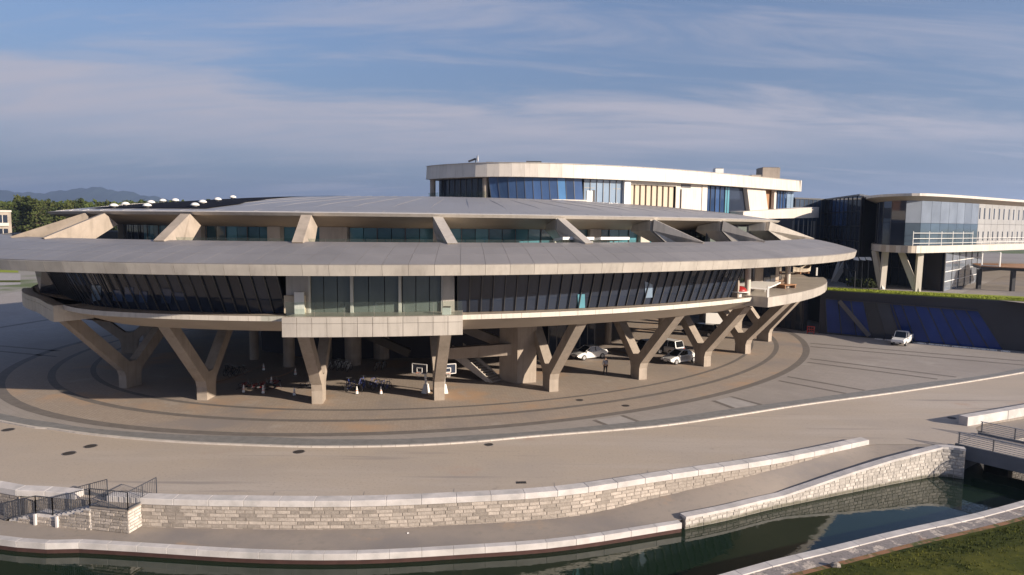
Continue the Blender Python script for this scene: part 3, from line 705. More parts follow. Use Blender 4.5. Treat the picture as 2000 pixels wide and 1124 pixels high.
m_.loft(rows, close=False); up(m_.build('near_bank', M['grass'], kind='structure', smooth=True))
# tufts of grass on the near bank
m_ = MB()
for i in range(26000):
    j = rnd.randrange(22, 57); f = rnd.random(); k = .25 + 9*rnd.random()**1.3
    p = g1[j].lerp(g1[j+1], f); w = (nr[j].x-no_[j].x, nr[j].y-no_[j].y)
    x = p.x - w[0]*k*2.43; y = p.y - w[1]*k*2.43; z = ZB-.035+.14*min(k, 3)-.04
    if y < 18: continue
    h = rnd.uniform(.05, .16); a = rnd.uniform(0, 6.28); dx, dy = math.cos(a)*.035, math.sin(a)*.035; lx, ly = rnd.uniform(-.06, .06), rnd.uniform(-.06, .06)
    m_.add([(x-dx, y-dy, z), (x+dx, y+dy, z), (x+lx, y+ly, z+h)], [(0, 1, 2)])
tf = m_.build('grass_tufts', M['grass'], kind='stuff', fix=False); tag(tf, 'short uneven grass covering the near bank', 'grass')

# stairs platform on the left
sp = thing('canal_stairs', 'stone stairs with steel railings going down to the sunken walkway', 'stairs', (-24, 36.5, ZW))
CR = bpY(248, 990, bp(252, 1044, ZW).y); CR = Vector((bp(252, 1044, ZW).x, bp(252, 1044, ZW).y, 0))    # near right corner
TD = (bp(180, 1036, ZW) - bp(252, 1044, ZW)); TD.z = 0; TD.normalize()                                  # towards the left along the front
ND = Vector((-TD.y, TD.x, 0)); ND = ND if ND.y > 0 else -ND                                              # towards the road
dep = 2.3
wallY = 0
def fp(u, w): return CR + TD*u + ND*w
ul = 2.35                                   # platform length
top = MB(); top.slab([fp(.05, .05), fp(ul, .05), fp(ul, dep), fp(.05, dep)], -2.0, -.04); top.build('core', M['mortar'], sp)
q_ = [fp(-.05, -.05), fp(ul, -.05), fp(ul, dep+.1), fp(-.05, dep+.1)]
MB().slab(q_, -.04, .03).build('landing', M['walk'], sp)
stones([fp(ul, .03), fp(0, .03)][::1], lambda s: ZW-.02, lambda s: -.05, sp, M['stone'], rowh=.175, ln=(.35, .75), limit=70, seed=8)
stones([fp(0.03, 0), fp(.03, dep)], lambda s: ZW-.02, lambda s: -.05, sp, M['stone_white'], rowh=.175, ln=(.35, .75), limit=70, seed=9)
ns = 15; run = .30; ris = (-ZW)/ns; 
for k in range(ns):
    zt = -ris*(k+1); u0 = ul + run*k + (1.1 if k >= 8 else 0)
    ex = 1.1 if k == 7 else 0
    MB().slab([fp(u0, 0), fp(u0+run+ex, 0), fp(u0+run+ex, 1.35), fp(u0, 1.35)], ZW-.05, zt+.0).build('step', M['coping'] if k % 1 == 0 else M['walk'], sp)
def zst(s): 
    return 0
sw = [fp(ul+run*ns+1.1, -.03), fp(ul, -.03)]
LL = run*ns+1.1
def ztst(s):
    u = LL - s
    k = u/run if u < run*8 else (8 if u < run*8+1.1 else (u-1.1)/run)
    return -ris*(k+1)-.06
stones(sw, lambda s: ZW-.02, ztst, sp, M['stone'], rowh=.175, ln=(.35, .75), limit=80, seed=10)
for px_, in ((122,), (97,)):
    pass
for u_ in (3.1, 4.5):
    a = fp(ul+u_-1.1, -.05); MB().slab([a, a+TD*.12, a+TD*.12-ND*.12, a-ND*.12], ZW, ZW+.62).build('pilaster', M['coping'], sp)
def railing(a, b_, za, zb, parent, h=1.0, gap=.13):
    L_ = (b_-a).length; n_ = max(1, round(L_/1.3))
    for k in range(n_+1):
        f = k/n_; p = a.lerp(b_, f); z = za+(zb-za)*f
        MB().box(p.x-.022, p.x+.022, p.y-.022, p.y+.022, z, z+h).build('railing_post', M['steel'], parent)
    A1 = Vector((a.x, a.y, za)); B1 = Vector((b_.x, b_.y, zb))
    for hh in (.08, h): MB().bar(A1+Vector((0, 0, hh)), B1+Vector((0, 0, hh)), .04).build('rail', M['steel'], parent)
    nn = int(L_/gap)
    for k in range(1, nn):
        f = k/nn; p = A1.lerp(B1, f); MB().box(p.x-.008, p.x+.008, p.y-.008, p.y+.008, p.z+.08, p.z+h).build('baluster', M['steel'], parent)
railing(fp(0, 0), fp(ul, 0), .03, .03, sp); railing(fp(0, 0), fp(0, dep-.1), .03, .03, sp)
railing(fp(ul, 0), fp(ul+run*8, 0), .03, -ris*8, sp); railing(fp(ul+run*8, 0), fp(ul+run*8+1.1, 0), -ris*8, -ris*8, sp); railing(fp(ul+run*8+1.1, 0), fp(ul+run*ns+1.1, 0), -ris*8, -ris*15, sp)
railing(fp(ul+.1, 1.35), fp(ul+run*8, 1.35), .03, -ris*8, sp); railing(fp(ul+run*8+1.1, 1.35), fp(ul+run*ns+1.1, 1.35), -ris*8, -ris*15, sp)
#__PART2__
# ================================================================= THE SAUCER BUILDING
def tpx(px_, s, z, t0=-186, t1=-38):       # parameter on ring (s, z) that stands in a given pixel column of the photograph
    best = None
    for i in range(0, 1001):
        t = t0+(t1-t0)*i/1000; e = abs(colpx(El(s, t, z))-px_)
        if best is None or e < best[0]: best = (e, t)
    return best[1]
SB = thing('saucer_building', 'huge oval saucer-shaped building on leaning concrete V columns', 'building', (ECX, ECY, 0))
def ringmesh(prof, t0=-230, t1=130, n=240, closed=True):
    m_ = MB(); cnt = n if (closed and abs(t1-t0-360) < 1e-6) else n+1
    rows = [[El(s, t0+(t1-t0)*i/n, z) for s, z in prof] for i in range(cnt)]
    if cnt == n: rows.append(rows[0])
    return m_.loft(rows, close=False)
ringmesh([(1.088, 12.02), (1.10, 12.04), (1.103, 12.70), (1.060, 13.25), (1.018, 13.68), (.975, 13.98), (.962, 13.96), (.962, 12.6)]).build('canopy_core', M['seam'], SB)
ringmesh([(.962, 12.62), (.74, 12.62)]).build('terrace_floor', M['concrete'], SB)
ringmesh([(1.10, 12.0), (.90, 12.0)]).build('canopy_soffit', M['soffit'], SB)
def tiles(prof, NT, tA, tB, name, material, g=.0, gap=.018, rows_idx=None, thick=.05):
    """panels between consecutive profile points; visible ones are parts, the rest joined"""
    rest = MB()
    dt = 360/NT
    for r in range(len(prof)-1):
        (s0, z0), (s1, z1) = prof[r], prof[r+1]
        for k in range(NT):
            t = -230 + k*dt; gt = gap/50*57.3/2
            f = gap/2/max(1e-3, math.hypot((s1-s0)*46, z1-z0))
            a = (s0+(s1-s0)*f, z0+(z1-z0)*f); b_ = (s1-(s1-s0)*f, z1-(z1-z0)*f)
            p = [El(a[0], t+gt, a[1]), El(a[0], t+dt-gt, a[1]), El(b_[0], t+dt-gt, b_[1]), El(b_[0], t+gt, b_[1])]
            nn = (p[1]-p[0]).cross(p[3]-p[0]).normalized()
            if nn.z < 0 and abs(nn.z) > .15: nn = -nn
            elif abs(nn.z) <= .15:
                c = p[0]-Vector((ECX, ECY, 0)); c.z = 0
                if nn.dot(c) < 0: nn = -nn
            hx = [q - nn*.01 for q in p] + [q + nn*thick for q in p]
            if tA <= t+dt/2 <= tB: MB().hexa(hx).build(name, material, SB)
            else: rest.hexa(hx)
    if rest.v: rest.build(name+'_run', material, SB, kind='stuff')
tiles([(1.103, 12.72), (1.060, 13.27), (1.018, 13.70), (.975, 14.0)], 200, -184, -12, 'roof_panel', M['roofpanel'])
tiles([(1.101, 12.0), (1.105, 12.72)], 200, -184, -8, 'fascia_panel', M['panel'])
# eave and dome
ringmesh([(.78, 15.0), (.90, 15.93)]).build('eave_soffit', M['soffit'], SB)
ringmesh([(.90, 15.93), (.906, 16.17), (.892, 16.26)]).build('eave_lip', M['white'], SB)
ringmesh([(.892, 16.26), (.86, 16.5), (.78, 17.0), (.7, 17.33), (.6, 17.78), (.5, 18.12), (.4, 18.35), (.3, 18.5), (.15, 18.6), (.0, 18.65)]).build('domed_roof', M['dome'], SB, smooth=True)
for k in range(80):                       # standing seams of the dome
    t = -230 + k*4.5
    if -195 < t < 0:
        m_ = MB()
        for (s0, z0), (s1, z1) in (((.892, 16.26), (.78, 17.0)), ((.78, 17.0), (.6, 17.78)), ((.6, 17.78), (.4, 18.35))):
            m_.bar(El(s0, t, z0+.01), El(s1, t, z1+.01), .04, .02)
        m_.build('roof_seam', M['dome'], SB)
# fins between eave and canopy
fin_px = [(30, 170), (90, 205), (315, 365), (583, 600), (885, 855), (1150, 1095), (1372, 1278), (1490, 1412), (1590, 1497)]
fin_t = []
for cx_, ex_ in fin_px:
    tc_ = tpx(cx_, .985, 14.0); te = tpx(ex_, .905, 16.1, tc_-14, tc_+14); fin_t.append((tc_, te))
for tc_, te in fin_t:
    base_mid = El(.962, tc_).lerp(El(.905, te), .12 if tc_ < -140 else (.25 if tc_ < -125 else .26))
    if tc_ < -125:                        # the left ones are plain slanted blades, open beneath
        pts = [El(.908, te, 16.0), El(.990, tc_, 14.02), El(.962, tc_, 13.2), Vector((base_mid.x, base_mid.y, 12.66)), El(.888, te, 15.1)]
        sd_ = pts[1]-pts[0]; side = Vector((sd_.y, -sd_.x, 0)).normalized()*.38
        MB().prism([p-side for p in pts], side*2).build('roof_fin', M['concrete'], SB); continue
    for k_, pts in enumerate(([El(.906, te, 15.98), El(.990, tc_, 14.02), El(.962, tc_, 13.3), El(.962, tc_, 12.62), Vector((base_mid.x, base_mid.y, 12.62)), El(.903, te, 15.0)],
                [El(.903, te, 15.0), El(.903, te, 15.95), El(.845, te, 15.45), El(.84, te, 14.9), Vector((base_mid.x, base_mid.y, 12.66))])):
        sd_ = (pts[1]-pts[0]) if k_ == 0 else (pts[2]-pts[1]); side = Vector((sd_.y, -sd_.x, 0)).normalized()*(.40 if k_ == 0 else .38)
        MB().prism([p-side for p in pts], side*2).build('roof_fin', M['panel'], SB)
# terrace storey: inner glass wall, piers
NTG = 200
pier_t = [tpx(x, .79, 14) for x in (205, 385, 545, 650, 850, 1085, 1155, 1268)]
wood = [tpx(x, .79, 14) for x in (420,)]
for k in range(NTG):
    t = -230+k*1.8; tm = t+.9
    if not (-196 < tm < -2): continue
    if any(abs(tm-p) < .95 for p in pier_t):
        MB().hexa([El(.775, t, 12.62), El(.79, t, 12.62), El(.79, t+1.8, 12.62), El(.775, t+1.8, 12.62), El(.775, t, 15.05), El(.79, t, 15.05), El(.79, t+1.8, 15.05), El(.775, t+1.8, 15.05)]).build('pier', M['panel'], SB); continue
    g_ = M['glass_teal'] if (tm < -88) else M['glass_green']
    if tm < -170: g_ = M['glass_dark']
    MB().hexa([El(.776, t+.05, 12.64), El(.779, t+.05, 12.64), El(.779, t+1.75, 12.64), El(.776, t+1.75, 12.64), El(.776, t+.05, 15.03), El(.779, t+.05, 15.03), El(.779, t+1.75, 15.03), El(.776, t+1.75, 15.03)]).build('terrace_pane', g_, SB)
    if k % 2 == 0 or tm > -88: MB().bar(El(.781, t, 12.62), El(.781, t, 15.05), .07 if tm < -88 else .16).build('terrace_mullion', M['mullion'] if tm < -88 else M['darkframe'], SB)
ringmesh([(.772, 12.6), (.772, 15.1)]).build('terrace_wall_core', M['darkwall'], SB)
ta_, tb_2 = tpx(1378, .865, 14), tpx(1486, .865, 14)
for k in range(9):                        # black-framed glazing under the right end of the eave
    t = ta_+(tb_2-ta_)*k/9; d9 = (tb_2-ta_)/9
    MB().hexa([El(.862, t+.1, 12.64), El(.865, t+.1, 12.64), El(.865, t+d9-.1, 12.64), El(.862, t+d9-.1, 12.64), El(.862, t+.1, 15.4), El(.865, t+.1, 15.4), El(.865, t+d9-.1, 15.4), El(.862, t+d9-.1, 15.4)]).build('terrace_pane', M['glass_green'], SB)
for k in range(10): t = ta_+(tb_2-ta_)*k/9; MB().bar(El(.867, t, 12.64), El(.867, t, 15.55), .16).build('terrace_mullion', M['darkframe'], SB)
MB().bar(El(.867, ta_, 15.5), El(.867, (ta_+tb_2)/2, 15.5), .14).build('terrace_head', M['darkframe'], SB); MB().bar(El(.867, (ta_+tb_2)/2, 15.5), El(.867, tb_2, 15.5), .14).build('terrace_head', M['darkframe'], SB)
# glass balustrade on the inner edge of the canopy
for k in range(100):
    t = -190+k*1.8
    if -150 < t < -100: MB().hexa([El(.958, t+.05, 13.2), El(.959, t+.05, 13.2), El(.959, t+1.75, 13.2), El(.958, t+1.75, 13.2), El(.958, t+.05, 14.25), El(.959, t+.05, 14.25), El(.959, t+1.75, 14.25), El(.958, t+1.75, 14.25)]).build('balustrade_pane', M['balustrade'], SB)
# little furniture of the terrace
for (xa, lab) in ((1120, 'white slanted terrace canopy left of the third right fin'), (1188, 'white slanted terrace canopy right of the third right fin')):
    tt = tpx(xa, .93, 14.3); o_ = thing('terrace_canopy', lab, 'canopy', El(.93, tt, 12.62))
    ps = [El(.90, tt-1.6, 14.05), El(.955, tt-1.6, 14.25), El(.955, tt+1.8, 14.25), El(.90, tt+1.8, 14.05)]
    MB().prism(ps, (0, 0, .22)).build('roof', M['whitep'], o_)
    for q in (El(.92, tt-1.0, 12.62), El(.92, tt+1.0, 12.62)): MB().tube(q, q+Vector((0, 0, 1.48)), .05).build('post', M['whitep'], o_)
# main storey ---------------------------------------------------------
ringmesh([(.995, 8.75), (.90, 8.75)]).build('floor_slab', M['concrete'], SB)
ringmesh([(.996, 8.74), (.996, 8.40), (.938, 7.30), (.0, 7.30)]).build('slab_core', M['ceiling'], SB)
tiles([(.998, 8.38), (.998, 8.76)], 200, -184, -8, 'slab_edge_panel', M['white'], gap=.02, thick=.03)
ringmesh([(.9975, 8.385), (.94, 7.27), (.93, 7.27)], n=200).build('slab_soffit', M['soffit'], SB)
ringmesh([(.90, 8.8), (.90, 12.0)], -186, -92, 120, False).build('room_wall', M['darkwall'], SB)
tB1a, tB1b = tpx(555, 1.03, 8.9), tpx(905, 1.03, 8.9)
tG1a, tG1b = tpx(118, .97, 9), tpx(560, .972, 9)
tG2a, tG2b = tpx(893, .972, 9), tpx(1432, .972, 9)
rnd = random.Random(11)
def glass_run(ta, tb, step, mt_, s0=.968, s1=.997, z0=8.78, z1=11.98, mull=None, nm='window_pane', mw=.05):
    n_ = max(1, round((tb-ta)/step)); dt = (tb-ta)/n_
    for k in range(n_):
        t = ta+k*dt; e = .04; j = rnd.uniform(-.0012, .0012)
        MB().hexa([El(s0-.002, t+e, z0), El(s0, t+e, z0), El(s0+j, t+dt-e, z0), El(s0-.002, t+dt-e, z0),
                   El(s1-.002, t+e, z1), El(s1-j, t+e, z1), El(s1, t+dt-e, z1), El(s1-.002, t+dt-e, z1)]).build(nm, mt_(k) if callable(mt_) else mt_, SB)
    for k in range(n_+1):
        t = ta+k*dt; MB().bar(El(s0+.0025, t, z0), El(s1+.0025, t, z1), mw, .09).build('mullion', mull or M['mullion'], SB)
blinds = {3: M['glass_pale']}
glass_run(tG1a, tG1b, 1.15, M['glass_dark'])
glass_run(tG2a, tG2b, 1.05, M['glass_dark'])
def inset_px(x0, x1, y0, y1, mt_, nm='painted_inset'):
    def gp_(x, y):
        best = None
        for i in range(12):
            f = i/11; s = .968+.029*f; z = 8.78+3.2*f; t = tpx(x, s, z); e = abs(projxy(El(s+.0015, t, z))[1]-y)
            if best is None or e < best[0]: best = (e, El(s+.0014, t, z), El(s+.0001, t, z))
        return best
    q = [gp_(x0, y1), gp_(x1, y1), gp_(x1, y0), gp_(x0, y0)]
    MB().hexa([v[2] for v in q] + [v[1] for v in q]).build(nm, mt_, SB)
def projxy(P):
    d_ = P - Vector((0, 0, CAMZ)); w_ = d_.dot(_fw); return 1000+FPX*d_.dot(_x)/w_, 562-FPX*d_.dot(_y)/w_
M['reflect'] = glass('painted_window_reflection', (.05, .075, .14), .06, .2, .5)  # left insets: lit windows mirrored in the glass, painted as bluish panes
for x0, x1, y0, y1, k in ((181, 198, 560, 588, 'glass_pale'), (222, 240, 566, 590, 'reflect'), (246, 262, 562, 591, 'reflect'), (273, 288, 573, 592, 'reflect'), (317, 335, 567, 592, 'reflect'), (342, 362, 571, 589, 'reflect'), (1129, 1142, 575, 601, 'glass_teal'), (1259, 1273, 553, 582, 'glass_pale')):
    inset_px(x0, x1, y0, y1, M[k])
glass_run(tG1a-14, tG1a-4.2, 1.1, M['glass_brown'])
# dark return wall left
MB().hexa([El(.90, tG1a-4.2, 8.76), El(.99, tG1a-4.2, 8.76), El(.972, tG1a-.1, 8.76), El(.90, tG1a-.1, 8.76), El(.90, tG1a-4.2, 12), El(1.0, tG1a-4.2, 12), El(.995, tG1a-.1, 12), El(.90, tG1a-.1, 12)]).build('dark_glass_bay', M['glass_dark'], SB)
# projecting balconies -------------------------------------------------
def balcony(ta, tb, so, zb, zt, nseg, rows=2, glassrail=True):
    core = [(so-.001, zb+.02), (so-.001, zt-.02)]
    m_ = MB(); rows_ = []
    for i in range(nseg+1):
        t = ta+(tb-ta)*i/nseg; rows_.append([El(.93, t, zb), El(so-.001, t, zb), El(so-.001, t, zt), El(.93, t, zt)])
    m_.loft(rows_, close=True, caps=True).build('balcony_slab', M['panel'], SB)
    zs = [zb, zb+(zt-zb)*.68, zt] if rows == 2 else [zb, zt]
    dt = (tb-ta)/nseg; e = .02
    for i in range(nseg):
        t = ta+i*dt
        for za, zc_ in zip(zs, zs[1:]):
            MB().hexa([El(so-.002, t+e, za+.012), El(so+.0008, t+e, za+.012), El(so+.0008, t+dt-e, za+.012), El(so-.002, t+dt-e, za+.012),
                       El(so-.002, t+e, zc_-.012), El(so+.0008, t+e, zc_-.012), El(so+.0008, t+dt-e, zc_-.012), El(so-.002, t+dt-e, zc_-.012)]).build('balcony_panel', M['panel'], SB)
    if glassrail:
        n2 = nseg//2
        for i in range(n2):
            t = ta+(tb-ta)*i/n2; d2_ = (tb-ta)/n2
            MB().hexa([El(so-.010, t+.05, zt), El(so-.0095, t+.05, zt), El(so-.0095, t+d2_-.05, zt), El(so-.010, t+d2_-.05, zt),
                       El(so-.010, t+.05, zt+1.0), El(so-.0095, t+.05, zt+1.0), El(so-.0095, t+d2_-.05, zt+1.0), El(so-.010, t+d2_-.05, zt+1.0)]).build('balustrade_pane', M['balustrade'], SB)
balcony(tB1a, tB1b, 1.035, 7.52, 8.92, 12)
tB2a, tB2b = tpx(1500, 1.035, 8.8), tpx(1608, 1.035, 8.8)
balcony(tB2a, tB2b, 1.035, 7.9, 8.85, 8, 1, False)
tB3b = tpx(80, 1.03, 8.6); balcony(tB3b-26, tB3b, 1.012, 7.45, 8.75, 14, 2, False)
# front bay: pale piers and three tall panes
def pier(ta, tb, s0, s1, z0=8.76, z1=12.0, mt_=None, nm='pier'):
    MB().hexa([El(s0, ta, z0), El(s1, ta, z0), El(s1, tb, z0), El(s0, tb, z0), El(s0, ta, z1), El(s1, ta, z1), El(s1, tb, z1), El(s0, tb, z1)]).build(nm, mt_ or M['panel'], SB)
def bayt(x): return tpx(x, .985, 10)
pier(bayt(560), bayt(602), .90, .985); pier(bayt(864), bayt(889), .90, .985)
for a, b_ in ((602, 684), (686, 781), (783, 863)):
    for q in range(3):
        ta, tb = bayt(a), bayt(b_); d_ = (tb-ta)/3
        pier(ta+q*d_+.04, ta+(q+1)*d_-.03, .976, .978, 8.93, 11.75, M['glass_green'], 'bay_pane')
for x in (602, 685, 782, 863): t = bayt(x); MB().bar(El(.982, t, 8.9), El(.982, t, 11.8), .2).build('bay_column', M['whitemullion'], SB)
pier(bayt(600), bayt(866), .90, .982, 11.75, 12.0)
pier(bayt(560), bayt(600), .987, .992, 8.93, 10.2, M['cream'], 'low_wall'); 
for k in range(3): t = bayt(590+k*4); MB().bar(El(1.0, t, 8.93), El(1.0, t, 10.5), .16, .3).build('white_slat', M['whitep'], SB)
cb_ = thing('planter_box', 'small white box at the right end of the central balcony', 'planter', El(1.015, tpx(873, 1.015, 9), 8.92)); MB().box(-.3, .3, -.25, .25, 0, .5).build('box', M['whitep'], cb_, local=True); MB().box(-.26, .26, -.21, .21, .5, .56).build('soil', M['bark'], cb_, local=True)
# right open deck --------------------------------------------------------
ringmesh([(.915, 8.78), (.915, 12.0)], tG2b, tG2b+75, 60, False).build('room_wall', M['darkwall'], SB)
for k in range(16):
    t = tG2b+1+k*3.4; MB().hexa([El(.9155, t+.1, 8.8), El(.918, t+.1, 8.8), El(.918, t+3.2, 8.8), El(.9155, t+3.2, 8.8), El(.9155, t+.1, 11.9), El(.918, t+.1, 11.9), El(.918, t+3.2, 11.9), El(.9155, t+3.2, 11.9)]).build('deck_pane', M['glass_dark'] if k % 3 else M['concrete'], SB)
pier(tG2b-.2, tG2b+.1, .80, .985, mt_=M['concrete'])
for x in (1450, 1463, 1541): 
    t = tpx(x, .975, 10)
    if x == 1450: continue
    MB().tube(El(.972, t, 8.75), El(.972, t, 12.0), .28, n=14).build('round_column', M['white'], SB, smooth=False)
for x in (1475, 1490, 1505): t = tpx(x, .84, 10); MB().bar(El(.84, t, 8.75), El(.84, t, 12), .25).build('frame_post', M['darkframe'], SB)
tt = tpx(1443, .975, 9.6); rd = thing('red_dome_seat', 'red dome seat on a white round base at the open deck', 'seat', El(.975, tt, 8.76))
m_ = MB(); rows = []
for i in range(7):
    a = i/6*math.pi/2; rows.append([(math.cos(a)*.78*math.cos(k*math.pi/8), math.cos(a)*.78*math.sin(k*math.pi/8), .56+.5*math.sin(a)) for k in range(16)])
m_.loft(rows, caps=True).build('dome', M['red'], rd, local=True, smooth=True); MB().tube((0, 0, .48), (0, 0, .56), .95, n=20).build('rim', M['whitep'], rd, local=True); MB().tube((0, 0, 0), (0, 0, .5), .3, n=12).build('pedestal', M['whitep'], rd, local=True)
tt = tpx(1492, .985, 9.4); wt = thing('white_canopy_plate', 'flat white plate canopy beside the open deck column', 'canopy', El(.98, tt, 8.76))
ps = [El(.93, tt-4, 9.55), El(1.005, tt-1.5, 9.35), El(.99, tt+4.2, 9.65), El(.93, tt+2, 9.75)]
MB().prism(ps, (0, 0, .12)).build('plate', M['whitep'], wt)
for q in (El(.95, tt-2, 8.76), El(.97, tt+2, 8.76)): MB().tube(q, q+Vector((0, 0, .85)), .05).build('post', M['whitep'], wt)
tt = tpx(1566, 1.0, 9.4); bo = thing('wooden_boat', 'small wooden boat with a raised prow displayed on the deck', 'boat', El(1.0, tt, 8.86), R(35))
rows = []
for i in range(9):
    f = i/8*2-1; w = .75*(1-abs(f)**2.2)+.04; zk = .25+.15*f*f; zt = .75+.75*max(f, 0)**2+.3*max(-f, 0)**2
    rows.append([(f*2.1, -w, zt), (f*2.1, -w*.6, zk), (f*2.1, 0, zk-.12), (f*2.1, w*.6, zk), (f*2.1, w, zt), (f*2.1, w*.85, zt-.02), (f*2.1, 0, zk+.1), (f*2.1, -w*.85, zt-.02)])
MB().loft(rows, caps=True).build('hull', M['cream'], bo, local=True)
MB().box(-.15, .05, -.6, .6, .62, .68).build('thwart', M['wood'], bo, local=True); MB().bar((-.3, 0, .3), (-.3, 0, 2.6), .06).build('mast', M['mullion'], bo, local=True); MB().bar((-.9, 0, 2.4), (.5, 0, 2.4), .05).build('yard', M['mullion'], bo, local=True)
for dx in (-1, 1): MB().box(dx-.08, dx+.08, -.5, .5, 0, .3).build('cradle', M['wood'], bo, local=True)
tt = tpx(1545, .985, 9.4); sb_ = thing('timber_bench', 'stacked timber lounger beside the wooden boat', 'bench', El(.975, tt, 8.76), R(35))
for k in range(4): MB().box(-1.1, 1.1, -.5+k*.27, -.28+k*.27, .42, .5).build('seat_slat', M['wood'], sb_, local=True)
for k in range(3): MB().bar((-1.1, .6, .5+k*.2), (1.1, .6, .5+k*.2), .16, .05).build('back_slat', M['wood'], sb_, local=True)
for x in (-.9, .9): MB().box(x-.05, x+.05, -.45, .6, 0, .42).build('leg', M['wood'], sb_, local=True)
for k, x in enumerate((1500, 1595)): t = tpx(x, 1.03, 9); MB().bar(El(1.03, t, 8.8), El(1.03, t, 9.9), .18).build('corner_post', M['whitep'], SB)

# ---------------------------------------------------------------- V columns
def vcolumn(B, Lv, ztop=7.32):
    B = Vector((B.x, B.y, 0)); r_ = Vector((Lv.x, Lv.y, 0)); Lr_ = r_.length; r_.normalize(); tn = Vector((-r_.y, r_.x, 0))
    hw = .45; k = Lr_/ztop
    def P(u, z): return B + r_*u + Vector((0, 0, z))
    zf, w, A, zc_ = 1.35, .85, .70, 2.45
    m_ = MB()
    m_.prism([p-tn*hw for p in (P(-w, 0), P(w, 0), P(w, zf-.2), P(w+.2, zf+.35), P(.4, zc_), P(-.4, zc_), P(-w-.2, zf+.35), P(-w, zf-.2))], tn*hw*2)
    for s_ in (1, -1):
        e = .003*s_
        m_.prism([p-tn*(hw-.004) for p in (P(s_*(w+.2)-e, zf+.35), P(s_*(k*ztop+A), ztop), P(s_*(k*ztop-A), ztop), P(s_*.4-e, zc_))], tn*(hw-.004)*2)
    m_.build('support_column', M['concrete'], SB, fix=True)
def projxy(P):
    d_ = P - Vector((0, 0, CAMZ)); w_ = d_.dot(_fw); return 1000+FPX*d_.dot(_x)/w_, 562-FPX*d_.dot(_y)/w_
VD = [((238, 757), 143, 300, 642), ((389, 781), 330, 432, 650), ((614, 789), 593, 631, 655), ((855, 782), 873, 849, 655), ((1081, 765), 1129, 1049, 637), ((1258, 741), 1318, 1218, 625), ((1385, 715), 1450, 1342, 607), ((1463, 690), 1528, 1438, 598), ((1503, 666), 1556, 1480, 590)]
for (bx, by), opx, ipx, ys in VD:
    B = bp(bx, by, 0); rad = Vector((B.x-ECX, B.y-ECY, 0)).normalized(); B = B - rad*.75
    best = None
    for ai in range(-14, 15):
        for li in range(12, 33):
            a_ = math.atan2(rad.y, rad.x)+R(ai*3.5); L_ = li*.2; Lv = Vector((math.cos(a_), math.sin(a_), 0))*L_
            e = abs(ai)*.25
            for sg, tx in ((1, opx), (-1, ipx)):
                xs1 = None
                for j in range(1, 16):
                    h_ = j*.5; x_, y_ = projxy(B + Lv*(sg*h_/7.32) + Vector((0, 0, h_)))
                    if y_ <= ys: xs1 = x_; break
                if xs1 is None: xs1 = x_
                e += abs(xs1-tx)
            if best is None or e < best[0]: best = (e, Lv)
    vcolumn(B, best[1])
for t in (-201, -217, -233, -250, -267, -284, -301, -318, -335, -31, -15):
    B = El(.80 if t == -201 else .84, t); vcolumn(B, El(.93, t)-B)
# under the saucer: cores, round columns, stairs, beams
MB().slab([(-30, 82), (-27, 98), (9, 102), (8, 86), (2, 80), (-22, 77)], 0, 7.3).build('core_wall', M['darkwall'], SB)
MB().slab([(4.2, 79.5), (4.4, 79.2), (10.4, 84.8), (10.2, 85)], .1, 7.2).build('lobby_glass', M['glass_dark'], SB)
for k in range(7):
    f = k/6; p = Vector((4.3+6*f, 79.1+5.6*f, 0)); MB().box(p.x-.06, p.x+.06, p.y-.06, p.y+.06, 0, 7.25).build('lobby_mullion', M['mullion'], SB)
for x, y, r in ((565, 716, .6), (690, 712, .9), (497, 702, .5), (1187, 672, .45), (1292, 652, .5), (1150, 668, .3), (745, 700, .9), (640, 702, .5), (1080, 690, .6)):
    p = bp(x, y, 0); MB().tube(p, p+Vector((0, 0, 7.3)), r, n=16).build('round_column', M['concrete'], SB)
p0, p1, p2_, p3 = bp(975, 742, 0), bp(1010, 750, 0), bp(1047, 747, 0), bp(1010, 736, 0)
MB().slab([p0, p1, p2_, p3], 0, 7.3).build('wall_pier', M['concrete'], SB)
a, b_ = bpY(880, 680, 66.5), bpY(1010, 670, 66.5)
a = Vector((a.x, 66.5, a.z)); MB().bar(bpY(876, 690, 67), bpY(1010, 681, 67), .9, 1.1).build('cross_beam', M['concrete'], SB)
MB().bar(bpY(905, 640, 70), bpY(985, 672, 70), .9, .9).build('sloping_beam', M['concrete'], SB)
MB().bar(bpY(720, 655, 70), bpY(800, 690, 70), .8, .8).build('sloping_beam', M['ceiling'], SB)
stt = thing('white_staircase', 'white-sided staircase coming down beneath the saucer by the big pier', 'stairs', bp(962, 748, 0))
s1, s0 = bp(962, 748, 0), bpY(884, 712, 69.5)
top_z = max(s0.z, 2.2); sA = Vector((s0.x, 69.2, top_z)); sB = Vector((s1.x, s1.y, 0)); dv = (Vector((sB.x, sB.y, 0))-Vector((sA.x, sA.y, 0))); dn = Vector((-dv.y, dv.x, 0)).normalized()
for k_ in (0, 1.7):
    o_ = dn*k_; MB().prism([sB+o_-dv.normalized()*.9, sB+o_, sA+o_+Vector((0, 0, .95)), sA+o_-Vector((0, 0, .3))], dn*.12).build('stringer', M['white'], stt)
for k in range(13):
    f = k/13; c = sA.lerp(sB, f); c2 = sA.lerp(sB, (k+1)/13)
    MB().hexa([Vector((q.x, q.y, c.z-.2)) for q in (c+dn*.14, c2+dn*.14, c2+dn*1.68, c+dn*1.68)] + [Vector((q.x, q.y, c.z)) for q in (c+dn*.14, c2+dn*.14, c2+dn*1.68, c+dn*1.68)]).build('step', M['concrete'], stt)
q = sA - dv.normalized()*2.4; MB().hexa([Vector((v.x, v.y, top_z-.25)) for v in (q, sA, sA+dn*1.8, q+dn*1.8)] + [Vector((v.x, v.y, top_z)) for v in (q, sA, sA+dn*1.8, q+dn*1.8)]).build('landing', M['white'], stt)
